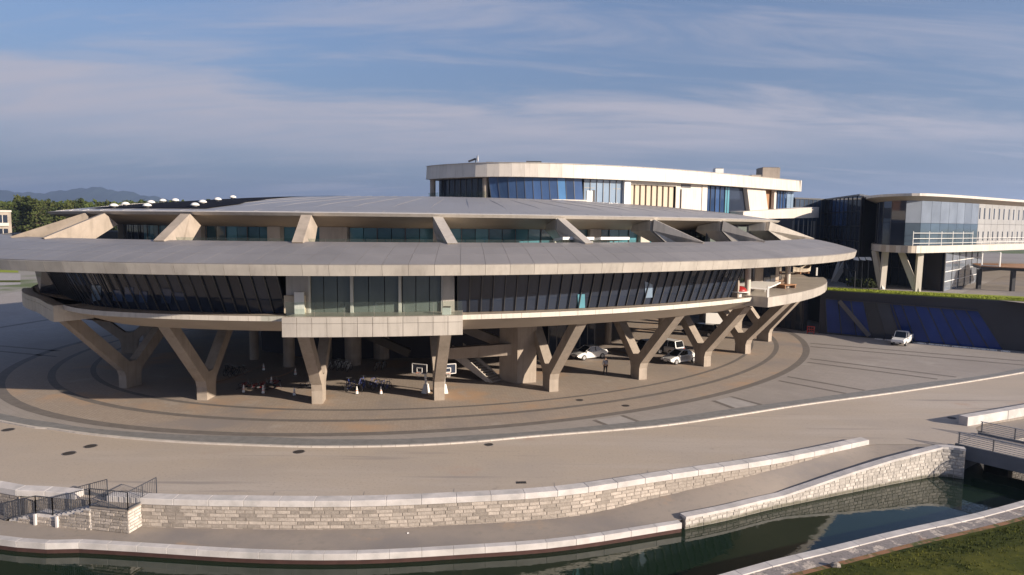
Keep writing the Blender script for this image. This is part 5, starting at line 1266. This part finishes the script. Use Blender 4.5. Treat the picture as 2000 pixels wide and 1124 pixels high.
# ================================================================= BACKGROUND LEFT
HB = thing('white_house', 'white box-like house with dark windows at the left edge before the trees', 'house', (-180.6, 250, 0), R(35.8))
MB().box(-30, 0, 0, 16, 0, 17.8).build('wall', M['concrete'], HB, local=True)
MB().box(-30.2, .2, -.2, 16.2, 17.8, 18.4).build('roof', M['white'], HB, local=True)
for zf_ in (3.6, 8.3, 13.2):
    for xx in (-25.5, -20, -14.6, -9.2, -4.0):
        h_ = 3.5; w_ = MB().box(xx, xx+2.9, -.06, -.01, zf_, zf_+h_).build('window', M['glass_dark'], HB, local=True)
        MB().box(xx-.25, xx, -.2, 0, zf_, zf_+h_).build('frame', M['white'], w_, local=True); MB().box(xx+1.35, xx+1.55, -.12, 0, zf_, zf_+h_).build('frame', M['white'], w_, local=True)
        MB().box(xx-.3, xx+3.2, -.6, -.0, zf_-.4, zf_+.7).build('balcony', M['white'], HB, local=True)
lbls = ['pale distant house among the dark trees, farther left', 'pale distant house among the dark trees, farther right']
for (x, y, w_, h_), lb in zip(((38, 433, 9, 5), (70, 436, 7, 4)), lbls):
    p = bpY(x, y, 268); t = thing('distant_house', lb, 'house', (p.x, 268, 0))
    w_ *= .6; MB().box(-w_/2, w_/2, 0, 8, 0, 13.6).build('wall', M['white'], t, local=True); MB().box(-w_/2-.3, w_/2+.3, -.3, 8.3, 13.6, 14).build('roof', M['concrete'], t, local=True)
    for k in range(3): MB().box(-w_/2+.5+k*1.4, -w_/2+1.2+k*1.4, -.05, 0, 11, 12.6).build('window', M['glass_dark'], t, local=True)
# trees
def tree_meshes(seed, kind):
    rnd = random.Random(seed); H_ = 1.0; m_ = MB(); tr = MB()
    tr.tube((0, 0, 0), (rnd.uniform(-.02, .02), 0, .86), .022, .006, 7)
    nb_ = 46
    for i in range(nb_):
        z = .14+.84*(i/nb_)**.9; 
        if kind == 0: w = .30*(1-z)**.62+.02
        else: w = .27*math.sqrt(max(.02, 1-((z-.55)/.5)**2))
        a = i*2.4+rnd.random(); r = w*rnd.uniform(.55, 1.12)
        b_ = Vector((math.cos(a)*r, math.sin(a)*r, z+rnd.uniform(-.02, .04)))
        tr.tube((0, 0, z-.06), b_, .006, .002, 4, False)
        for j in range(26):
            f = rnd.random()**.6; c = Vector((0, 0, z-.04)).lerp(b_, f)+Vector((rnd.gauss(0, .030), rnd.gauss(0, .030), rnd.gauss(0, .022)))
            s_ = rnd.uniform(.012, .028); u = Vector((rnd.gauss(0, 1), rnd.gauss(0, 1), rnd.gauss(0, .6))).normalized()*s_; v = Vector((rnd.gauss(0, 1), rnd.gauss(0, 1), rnd.gauss(0, .8))).normalized()*s_*.7
            m_.add([c-u-v, c+u-v, c+u+v, c-u+v], [(0, 1, 2, 3)])
    return m_, tr
protos = []
for k in range(5):
    m_, tr = tree_meshes(20+k, 0 if k < 3 else 1)
    root = thing('tree', '', 'tree'); tr.build('trunk', M['bark'], root, local=True, fix=False); m_.build('crown', M['leaf'], root, local=True, fix=False); protos.append(root)
rnd = random.Random(33); spots = []
for i in range(64):
    xpx = -40 + i*6.6 + rnd.uniform(-3, 3); Y = rnd.uniform(258, 335)
    ytop = (400 if xpx < 0 else 392) + rnd.uniform(-9, 16) + (6 if xpx > 140 else 0) + max(0, xpx-200)*.02
    p = bpY(xpx, ytop, Y); spots.append((xpx, p.x, Y, p.z))
spots.sort()
for i, (xpx, X, Y, Ht) in enumerate(spots):
    o = protos[i] if i < 5 else copy_tree(protos[rnd.choice((0, 0, 1, 1, 2, 2, 3, 4))])
    o.location = (X, Y, 0); s_ = Ht; w_ = rnd.uniform(.62, .95); o.scale = (s_*w_, s_*w_, s_); o.rotation_euler = (0, 0, rnd.uniform(0, 6.28))
    ORD = 'first second third fourth fifth sixth seventh eighth ninth tenth eleventh twelfth thirteenth fourteenth fifteenth sixteenth seventeenth eighteenth nineteenth twentieth twenty-first twenty-second twenty-third twenty-fourth'.split()
    zi = 0 if xpx < 40 else (1 if xpx < 130 else (2 if xpx < 260 else 3)); zone = ('beside the white house', 'below the mountain slope', 'behind the left canopy end', 'behind the roof ventilators')[zi]
    zc = sum(1 for q in spots[:i] if (0 if q[0] < 40 else (1 if q[0] < 130 else (2 if q[0] < 260 else 3))) == zi)
    o['label'] = '%s %s tree %s, %s from the left there' % ('tall' if Ht > 20 else 'lower', 'broad' if w_ > .8 else 'slender', zone, ORD[zc]); o['group'] = 'trees of the belt'; o['category'] = 'tree'
# far wood beyond, reads as one mass
m_ = MB()
for i in range(1500):
    Y = rnd.uniform(345, 520); xpx = rnd.uniform(-60, 620); ytop = 396+rnd.uniform(-3, 8)+max(0, xpx-380)*.03
    p = bpY(xpx, ytop, Y); Ht = p.z*rnd.uniform(.9, 1.02)
    for j in range(26):
        z = Ht*rnd.uniform(.35, 1); r = 3.2*math.sqrt(max(.05, 1-(z/Ht)))*1.3
        a = rnd.uniform(0, 6.28); c = Vector((p.x+math.cos(a)*r*rnd.random(), Y+math.sin(a)*r*rnd.random(), z)); s_ = rnd.uniform(.6, 1.3)
        u = Vector((rnd.gauss(0, 1), rnd.gauss(0, 1), rnd.gauss(0, .7))).normalized()*s_; v = Vector((rnd.gauss(0, 1), rnd.gauss(0, 1), rnd.gauss(0, .9))).normalized()*s_
        m_.add([c-u-v, c+u-v, c+u+v, c-u+v], [(0, 1, 2, 3)])
tag(m_.build('far_wood', M['leaf2'], kind='stuff', fix=False), 'sunlit yellow-green wood far behind the saucer roof', 'wood')
# low lawn behind left
for (pts, mt_, nm, z) in (([(-30, 522), (36, 524), (36, 533), (-30, 532)], M['lawn'], 'green_verge', .012), ([(-40, 534), (40, 535), (40, 556), (-40, 560)], M['pale_cell'], 'pale_pavement', .01), ([(-40, 548), (40, 548), (40, 552), (-40, 552)], M['grass'], 'green_verge', .016)):
    poly(nm, bpl(pts), z, mt_)
# bushes on the podium beside the link
for k, (x, y, lb) in enumerate(((1668, 560, 'dark bush on the podium in front of the shaded glass, left one'), (1682, 561, 'dark bush on the podium in front of the shaded glass, middle one'), (1700, 562, 'dark bush on the podium beside the first slanted column'))):
    p = bp(x, y, 6.4); t = thing('bush', lb, 'bush', p); m_ = MB(); rr = random.Random(k)
    for j in range(260):
        c = Vector((rr.gauss(0, .5), rr.gauss(0, .4), abs(rr.gauss(.5, .4)))); s_ = rr.uniform(.06, .14)
        u = Vector((rr.gauss(0, 1), rr.gauss(0, 1), rr.gauss(0, 1))).normalized()*s_; v = Vector((rr.gauss(0, 1), rr.gauss(0, 1), rr.gauss(0, 1))).normalized()*s_
        m_.add([c-u-v, c+u-v, c+u+v, c-u+v], [(0, 1, 2, 3)])
    m_.build('foliage', M['leaf'], t, local=True, fix=False); MB().tube((0, 0, -.1), (0, 0, .7), .05, .02, 6).build('stem', M['bark'], t, local=True)
# mountains
m_ = MB(); rows = []; YM = 6000
def ridge(x):
    pk = [(-400, 40), (-100, 52), (0, 54), (60, 50), (95, 50), (130, 56), (165, 59), (190, 63), (215, 58), (250, 54), (300, 45), (360, 36), (430, 30), (520, 27), (800, 20), (1300, 14), (2000, 12), (2400, 16)]
    for (a, ha), (b_, hb) in zip(pk, pk[1:]):
        if a <= x <= b_: f = (x-a)/(b_-a); f = f*f*(3-2*f); return ha+(hb-ha)*f
    return 10
rr = random.Random(5)
for i in range(561):
    x = -400+i*5; h = (ridge(x)+math.sin(x*.13)*1.2+math.sin(x*.31+1)*.8+rr.uniform(-.3, .3))/FPX*YM+15.5; X = (x-1000)/FPX*YM
    rows.append([Vector((X, YM-900, -2)), Vector((X, YM-450, h*.45+rr.uniform(-8, 8))), Vector((X, YM, h)), Vector((X, YM+700, h*.4)), Vector((X, YM+1300, -2))])
m_.loft(rows, close=False); up(m_.build('mountains', M['hill'], kind='structure', smooth=True))

# ================================================================= VEHICLES
def wheel(parent, x, y, r=.32, w=.2):
    wh = bpy.data.objects.new('wheel', None); C.objects.link(wh); wh.parent = parent; wh.location = (x, y, r)
    MB().tube((0, -w/2, 0), (0, w/2, 0), r, n=18).build('tyre', M['black'], wh, local=True)
    s_ = 1 if y > 0 else -1
    MB().tube((0, s_*(w/2-.01), 0), (0, s_*(w/2+.015), 0), r*.62, n=14).build('rim', M['alloy'], wh, local=True)
def car(name, label, paint, loc, rz, kind='sedan', L_=4.5, W=1.76, H_=1.45, doorpaint=None, group=None):
    t = thing(name, label, 'car' if kind != 'pickup' else 'pickup truck', loc, rz, group); h = L_/2; w = W/2
    if kind == 'pickup': prof = [(-h, .55, .95), (-h+.1, .4, 1.0), (-.3, .3, 1.0), (.6, .3, 1.02), (h-.5, .32, .95), (h-.08, .42, .82), (h, .5, .68)]
    else: prof = [(-h, .5, .84), (-h+.12, .36, .97), (-h+.7, .26, .99), (-.4, .22, .96), (.9, .22, .94), (h-.5, .26, .82), (h-.1, .38, .68), (h, .45, .58)]
    rows = []
    for x, z0, z1 in prof:
        k = 1 - .10*max(0, abs(x)/h-.7)/.3
        rows.append([(x, -w*k*.93, z0), (x, w*k*.93, z0), (x, w*k, z0+(z1-z0)*.35), (x, w*k*.98, z0+(z1-z0)*.75), (x, w*k*.86, z1), (x, -w*k*.86, z1), (x, -w*k*.98, z0+(z1-z0)*.75), (x, -w*k, z0+(z1-z0)*.35)])
    MB().loft(rows, caps=True).build('body', paint, t, local=True, smooth=False, bevel=0)
    if kind == 'pickup': cab = [(-.45, .70, .98, .0), (-.30, .66, H_+.25, 1), (.62, .64, H_+.27, 1), (1.25, .72, 1.0, 0)]
    elif kind == 'suv': cab = [(-h+.12, .74, .95, 0), (-h+.35, .66, H_+.2, 1), (.55, .66, H_+.22, 1), (1.2, .76, .95, 0)]
    else: cab = [(-h+.55, .72, .96, 0), (-.95, .58, H_-.05, 1), (.25, .58, H_, 1), (1.15, .72, .93, 0)]
    (xa, wa, za, _), (xb, wb, zb_, _), (xc, wc_, zc_, _), (xd, wd, zd, _) = cab
    k = W/1.76
    base = [(xa, -wa*k), (xd, -wd*k), (xd, wd*k), (xa, wa*k)]
    lo = [Vector((x, y, .93)) for x, y in base]; hi = [Vector((xb, -wb*k, zb_)), Vector((xc, -wc_*k, zc_)), Vector((xc, wc_*k, zc_)), Vector((xb, wb*k, zb_))]
    MB().hexa(lo+hi).build('windows', M['carglass'], t, local=True)
    MB().hexa([v+Vector((0, 0, -.03)) for v in hi] + [Vector((v.x*.97, v.y*.92, v.z+.05)) for v in hi]).build('roof', paint, t, local=True)
    for s_ in (-1, 1):
        for i_, (p, q) in enumerate(((lo[0 if s_ < 0 else 3], hi[0 if s_ < 0 else 3]), (lo[1 if s_ < 0 else 2], hi[1 if s_ < 0 else 2]))):
            MB().bar(Vector(p)*1.0+Vector((0, s_*.01, 0)), Vector(q)+Vector((0, s_*.01, 0)), .07, .06).build('pillar', paint, t, local=True)
        xm = (xb+xc)/2-.1; MB().bar((xm, s_*(wa*k+.01), .93), (xm, s_*(wb*k+.015), zb_), .07, .05).build('pillar', paint if kind != 'sedan' else M['black'], t, local=True)
        for x0, x1 in ((-.95, -.02), (.02, 1.0)):
            if kind == 'pickup' and x0 < -.5: continue
            MB().box(x0, x1, s_*w*.985-.012, s_*w*.985+.012, .42, .86).build('door', doorpaint or paint, t, local=True)
        MB().box(.85, 1.02, s_*(w+.02)-.09, s_*(w+.02)+.09, .93, 1.05).build('mirror', paint, t, local=True)
        MB().box(h-.22, h-.03, s_*w*.62-.16, s_*w*.62+.16, .58, .70).build('headlight', M['lamp'], t, local=True)
        MB().box(-h-.01, -h+.12, s_*w*.68-.13, s_*w*.68+.13, .66, .84).build('tail_light', M['tail'], t, local=True)
        for x in (h-.85, -h+.88): wheel(t, x, s_*(w-.10)); MB().tube((x, s_*(w-.02), .33), (x, s_*(w+.004), .33), .37, n=18).build('wheel_arch', M['black'], t, local=True) if False else None
    MB().box(h-.06, h+.03, -.5, .5, .30, .46).build('bumper', M['black'], t, local=True); MB().box(h-.01, h+.035, -.24, .24, .36, .46).build('plate', M['whitep'], t, local=True)
    MB().box(-h-.03, -h+.05, -.6, .6, .34, .5).build('bumper', paint, t, local=True)
    if kind == 'pickup': MB().box(-h+.12, -.5, -w*.78, w*.78, 1.0, 1.012).build('bed', M['black'], t, local=True); [MB().box(-h+.05, -.5, s_*w*.86-.05, s_*w*.86+.05, .95, 1.16).build('bed_side', paint, t, local=True) for s_ in (-1, 1)]; MB().box(-h, -h+.08, -w*.84, w*.84, .6, 1.15).build('tailgate', paint, t, local=True)
    return t
def heading(pf, pr, flip=False):
    a, b_ = bp(*pf, 0), bp(*pr, 0); d_ = a-b_; return math.atan2(d_.y, d_.x)
p = bp(1150, 700, 0); car('parked_car', 'white sedan parked under the saucer behind the standing person', M['whitecar'], p, R(212), L_=4.4)
p = bp(1327, 708, 0); car('parked_car', 'silver and white sedan parked in front of the white open-backed vehicle', M['whitecar'], p, R(214), doorpaint=M['silvercar'], L_=4.5)
p = bp(1300, 693, 0); pk_ = car('parked_car', 'white off-road vehicle with a dark rear window behind the silver sedan', M['whitecar'], p+Vector((.4, 1.2, 0)), R(128), 'suv', L_=4.2)
p = bp(1268, 696, 0); car('parked_car', 'black car half hidden behind the V column fork', M['blackcar'], p+Vector((0, 1.5, 0)), R(205), 'suv', L_=4.5)
p = bp(1768, 674, 0); car('pickup_truck', 'white pickup truck parked on the sunny plaza before the blue podium glass', M['whitecar'], p+Vector((0, .8, 0)), R(228), 'pickup', L_=5.0)
p = bp(1366, 655, 0); car('parked_car', 'dark van in the shade beyond the fifth V column', M['blackcar'], p, R(150), 'suv', L_=4.8)
bb = thing('white_board', 'white board standing in the far shade beneath the saucer edge', 'board', bp(1395, 652, 0)); c = bp(1395, 652, 0)
MB().box(-1.3, 1.3, -.04, .04, 1.4, 3.0).build('panel', M['whitep'], bb, local=True)
for x in (-1.2, 1.2): MB().box(x-.05, x+.05, -.04, .04, 0, 1.4).build('post', M['mullion'], bb, local=True)
# red barrier
rbz = thing('red_barrier', 'small red metal barrier by the left corner of the podium', 'barrier', bp(1583, 653, 0), R(-30))
for x in (-.45, .45): MB().box(x-.05, x+.05, -.05, .05, 0, 1.15).build('post', M['red'], rbz, local=True)
for z in (.35, .7, 1.1): MB().box(-.5, .5, -.03, .03, z-.05, z+.05).build('rail', M['red'], rbz, local=True)
for x in (-.15, .15): MB().box(x-.03, x+.03, -.02, .02, .3, 1.1).build('bar', M['red'], rbz, local=True)
# basketball hoops
def hoop(x, y, rz, label):
    t = thing('basketball_hoop', label, 'basketball hoop', bp(x, y, 0), rz, 'basketball hoops beneath the saucer')
    MB().hexa([(-.5, -.32, 0), (.4, -.32, 0), (.4, .32, 0), (-.5, .32, 0), (-.35, -.2, .95), (0, -.2, .95), (0, .2, .95), (-.35, .2, .95)]).build('base', M['whitep'], t, local=True, bevel=.03)
    MB().bar((-.2, 0, .8), (.1, 0, 2.3), .18).build('post', M['whitep'], t, local=True); MB().bar((.1, 0, 2.3), (1.2, 0, 2.75), .12).build('arm', M['darkframe'], t, local=True)
    MB().box(1.2, 1.24, -.86, .86, 2.35, 3.35).build('backboard', M['glass_dark'], t, local=True)
    for a, b_ in (((-.86, 2.35), (.86, 2.35)), ((-.86, 3.35), (.86, 3.35)), ((-.86, 2.35), (-.86, 3.35)), ((.86, 2.35), (.86, 3.35)), ((-.3, 2.5), (.3, 2.5)), ((-.3, 2.95), (.3, 2.95)), ((-.3, 2.5), (-.3, 2.95)), ((.3, 2.5), (.3, 2.95))):
        MB().bar((1.26, a[0], a[1]), (1.26, b_[0], b_[1]), .07).build('board_line', M['whitep'], t, local=True)
    MB().ring((1.55, 0, 2.45), (0, 0, 1), .23, .014, 14, 5).build('rim', M['orange'], t, local=True)
    m_ = MB()
    for k in range(10):
        a = k*math.pi/5; m_.bar((1.55+.22*math.cos(a), .22*math.sin(a), 2.45), (1.55+.13*math.cos(a+.3), .13*math.sin(a+.3), 2.05), .014)
    m_.build('net', M['whitep'], t, local=True); t.scale = (.86, .86, .86)
hoop(831, 768, R(-112), 'basketball hoop on a wheeled base left of the V column')
hoop(868, 768, R(-68), 'basketball hoop on a wheeled base right of the V column')
# cones, ropes
cone_px = [(413, 763, 'left end of the cone row, beside the second V column'), (476, 767, 'between the cluster of red bikes and the first lying bike'), (514, 769, 'in front of the red bikes, nearer the thin column'), (515, 724, 'standing far back in the dark under the slab'), (530, 750, 'right behind the red bikes'), (577, 733, 'behind the thin column, back in the shade'), (575, 773, 'just left of the thin front column'), (697, 770, 'left end of the blue bikes'), (744, 770, 'right end of the blue bikes')]
cp = None
for x, y, lb in cone_px:
    p = bp(x, y, 0)
    if cp is None:
        cp = thing('traffic_cone', '', 'traffic cone'); MB().box(-.17, .17, -.17, .17, 0, .04).build('base', M['black'], cp, local=True); MB().tube((0, 0, .04), (0, 0, .72), .15, .03, 12).build('body', M['whitep'], cp, local=True); MB().tube((0, 0, .3), (0, 0, .36), .105, .095, 12, False).build('stripe', M['orange'], cp, local=True); o = cp
    else: o = copy_tree(cp)
    o.location = p; o['label'] = 'white traffic cone ' + lb; o['group'] = 'traffic cones round the bicycles'; o['category'] = 'traffic cone'
def rope(a, b_, lb):
    A_, B_ = bp(*a, 0), bp(*b_, 0); t = thing('barrier_rope', lb, 'rope', A_); pts = [A_.lerp(B_, i/8)+Vector((0, 0, .66-.22*math.sin(math.pi*i/8))) for i in range(9)]; m_ = MB()
    for p, q in zip(pts, pts[1:]): m_.tube(p, q, .022, n=5)
    m_.build('line', M['wood'], t); MB().ring(pts[0], (0, 0, 1), .04, .01, 8, 4).build('loop', M['mullion'], t)
rope((530, 750), (577, 733), 'barrier rope strung between two cones behind the thin column'); rope((413, 763), (515, 724), 'barrier rope running back into the dark'); rope((476, 767), (530, 750), 'barrier rope beside the red bikes')
# bicycles
def bicycle(col):
    t = thing('bicycle', '', 'bicycle')
    for x in (-.52, .52):
        w_ = bpy.data.objects.new('wheel', None); C.objects.link(w_); w_.parent = t; w_.location = (x, 0, .33)
        MB().ring((0, 0, 0), (0, 1, 0), .31, .022, 16, 5).build('tyre', M['black'], w_, local=True); m_ = MB()
        for k in range(6): a = k*math.pi/3; m_.bar((0, 0, 0), (.3*math.cos(a), 0, .3*math.sin(a)), .008)
        m_.build('spokes', M['alloy'], w_, local=True)
    m_ = MB(); P_ = dict(r=(-.52, 0, .33), b=(-.08, 0, .30), s=(-.2, 0, .82), h=(.36, 0, .85), f=(.52, 0, .33))
    for a, b_ in (('r', 'b'), ('r', 's'), ('b', 's'), ('b', 'h'), ('s', 'h'), ('h', 'f')): m_.tube(P_[a], P_[b_], .022, n=6)
    m_.build('frame', col, t, local=True)
    MB().box(-.33, -.09, -.07, .07, .88, .93).build('saddle', M['black'], t, local=True); MB().tube((-.2, 0, .82), (-.2, 0, .9), .014, n=6).build('seat_post', M['alloy'], t, local=True)
    MB().tube((.34, -.28, 1.0), (.34, .28, 1.0), .016, n=6).build('handlebar', M['alloy'], t, local=True); MB().tube((.36, 0, .85), (.34, 0, 1.0), .016, n=6).build('stem', M['alloy'], t, local=True)
    MB().ring((-.08, .05, .30), (0, 1, 0), .08, .01, 12, 4).build('chainring', M['alloy'], t, local=True)
    return t
rnd = random.Random(12)
clusters = [((500, 757), 7, 'red', 'red bicycle lying low among the cones left of the thin column'), ((720, 760), 8, 'bluebike', 'blue bicycle in the roped group right of the thin column'), ((665, 722), 5, 'whitecar', 'pale bicycle in the row standing back in the dark'), ((452, 735), 4, 'blackcar', 'dark bicycle in the shade behind the second V column'), ((745, 722), 2, 'silvercar', 'grey bicycle far back left of the basketball hoops'), ((598, 757), 2, 'silvercar', 'grey bicycle on its side next to the thin column')]
for (cx_, cy_), n_, col, lb in clusters:
    pr = bicycle(M[col]); c = bp(cx_, cy_, 0)
    for k in range(n_):
        o = pr if k == 0 else copy_tree(pr)
        if k:
            for ch in o.children:
                if ch.type == 'EMPTY': pass
        o.location = c+Vector(((k-(n_-1)/2)*.55, rnd.uniform(-.9, .9), 0)); o.rotation_euler = (0, 0, R(70)+rnd.uniform(-.35, .35))
        if 'lying' in lb or 'on its side' in lb: o.rotation_euler = (R(72), 0, rnd.uniform(0, 3)); o.location.z = .09
        o['label'] = lb + ', %s from the left' % ('first', 'second', 'third', 'fourth', 'fifth', 'sixth', 'seventh', 'eighth')[k]; o['group'] = lb.replace('bicycle', 'bicycles'); o['category'] = 'bicycle'
# person
PS = thing('person', 'person in a pale shirt and dark trousers standing on the sunlit paving', 'person', bp(1182, 731, 0), R(-75))
def skinmesh(name, verts, edges, radii, mt_, parent, sub=1):
    me = bpy.data.meshes.new(name); me.from_pydata(verts, edges, []); o = bpy.data.objects.new(name, me); C.objects.link(o)
    md = o.modifiers.new('s', 'SKIN'); 
    for i, r_ in enumerate(radii): me.skin_vertices[0].data[i].radius = (r_, r_) if not isinstance(r_, tuple) else r_
    me.skin_vertices[0].data[0].use_root = True
    sb2 = o.modifiers.new('u', 'SUBSURF'); sb2.levels = sub; sb2.render_levels = sub
    dg_ = bpy.context.evaluated_depsgraph_get(); dg_.update(); me2 = bpy.data.meshes.new_from_object(o.evaluated_get(dg_)); bpy.data.objects.remove(o)
    me2.name = name; me2.materials.clear(); me2.materials.append(mt_); me2.shade_smooth(); o2 = bpy.data.objects.new(name, me2); C.objects.link(o2); o2.parent = parent; return o2
V_, E_, R_ = [], [], []
def ch(start, pts, rad):
    i = start
    for p, r_ in zip(pts, rad): V_.append(p); R_.append(r_); j = len(V_)-1; E_.append((i, j)) if i is not None else None; i = j
    return i
pel = ch(None, [(0, 0, .95)], [.145]); ch_ = ch(pel, [(0, 0, 1.12), (0, 0, 1.36)], [.125, .15]); nk = ch(ch_, [(0, 0, 1.50), (.01, 0, 1.58), (.02, 0, 1.66), (.02, 0, 1.72)], [.06, .065, .098, .075])
ch(nk-1, [(.12, 0, 1.645)], [.02])
for s_ in (-1, 1):
    k = ch(pel, [(0, s_*.10, .88), (.03, s_*.14, .48), (-.01, s_*.17, .09), (.14, s_*.19, .035)], [.105, .065, .042, .038])
    k = ch(ch_, [(0, s_*.19, 1.42), (-.03, s_*.27, 1.14), (.06, s_*.25, .90), (.09, s_*.25, .82)], [.062, .045, .03, .034])
    for f_ in range(4): ch(k, [(.06+f_*.022, s_*(.25+.004*f_), .76), (.065+f_*.02, s_*.24, .70-(.01 if f_ in (0, 3) else 0))], [.009, .008])
    ch(k-1, [(.12, s_*.235, .84), (.135, s_*.23, .80)], [.011, .009])
skinmesh('body', V_, E_, R_, M['skin'], PS)
V_, E_, R_ = [], [], []
pel = ch(None, [(0, 0, .97)], [.155]); ch_ = ch(pel, [(0, 0, 1.12), (0, 0, 1.36), (0, 0, 1.47)], [.14, .168, .085])
for s_ in (-1, 1): ch(ch_-1, [(0, s_*.19, 1.42), (-.03, s_*.27, 1.14), (.03, s_*.26, .98)], [.074, .056, .045])
skinmesh('shirt', V_, E_, R_, M['shirt'], PS)
V_, E_, R_ = [], [], []
pel = ch(None, [(0, 0, .97)], [.15])
for s_ in (-1, 1): ch(pel, [(0, s_*.10, .86), (.03, s_*.14, .48), (-.01, s_*.17, .10)], [.115, .078, .06])
skinmesh('trousers', V_, E_, R_, M['trousers'], PS)
for s_ in (-1, 1): MB().box(-.08, .20, s_*.18-.048, s_*.18+.048, 0, .075).build('shoe', M['black'], PS, local=True, bevel=.015)
rows = []
for i in range(6):
    a = i/5*math.pi/2; rows.append([(-.005+math.cos(a)*.105*math.cos(k*math.pi/6), math.cos(a)*.09*math.sin(k*math.pi/6), 1.69+.10*math.sin(a)) for k in range(12)])
MB().loft(rows, caps=True).build('hair', M['hair'], PS, local=True, smooth=True)
for s_ in (-1, 1): MB().box(.105, .118, s_*.035-.012, s_*.035+.012, 1.665, 1.68).build('eye', M['black'], PS, local=True)
MB().box(.105, .116, -.022, .022, 1.60, 1.608).build('mouth', M['tail'], PS, local=True)
# litter and a small box on the walkway
lt = thing('paper_scrap', 'tiny white paper scrap lying on the walkway below the wall', 'litter', bp(797, 1043, ZW)+Vector((0, 0, .01))); MB().add([(-.05, -.04, 0), (.05, -.05, .02), (.06, .05, .01), (-.04, .05, .05)], [(0, 1, 2, 3)]).build('sheet', M['whitep'], lt, local=True, fix=False); MB().add([(-.02, 0, .03), (.04, 0, .02), (.03, .05, .06)], [(0, 1, 2)]).build('fold', M['whitep'], lt, local=True, fix=False)
rk = thing('rock', 'small grey rock in the gravel margin of the near bank', 'rock', bp(1632, 1106, ZB)); m_ = MB(); rr = random.Random(1); rows = []
for i in range(5):
    a = i/4*math.pi/2; rows.append([(math.cos(a)*.28*math.cos(k*math.pi/4)*rr.uniform(.8, 1.2), math.cos(a)*.2*math.sin(k*math.pi/4)*rr.uniform(.8, 1.2), .2*math.sin(a)) for k in range(8)])
m_.loft(rows, caps=True).build('stone', M['stone'], rk, local=True)
# ================================================================= HAZE
HZ = MB().box(-9200, 9200, -400, 9300, -6, 420).build('haze', mat('tmp', (1, 1, 1)), kind='stuff')
hm = bpy.data.materials.new('haze_air'); hm.use_nodes = True; n = hm.node_tree.nodes; l = hm.node_tree.links; n.clear()
pv = n.new('ShaderNodeVolumePrincipled'); pv.inputs['Color'].default_value = (.52, .68, 1.0, 1); pv.inputs['Density'].default_value = 1.35e-4; pv.inputs['Anisotropy'].default_value = .3
ho = n.new('ShaderNodeOutputMaterial'); l.new(pv.outputs[0], ho.inputs['Volume']); HZ.data.materials[0] = hm
tag(HZ, 'thin pale blue haze filling the air over the whole site', 'haze')
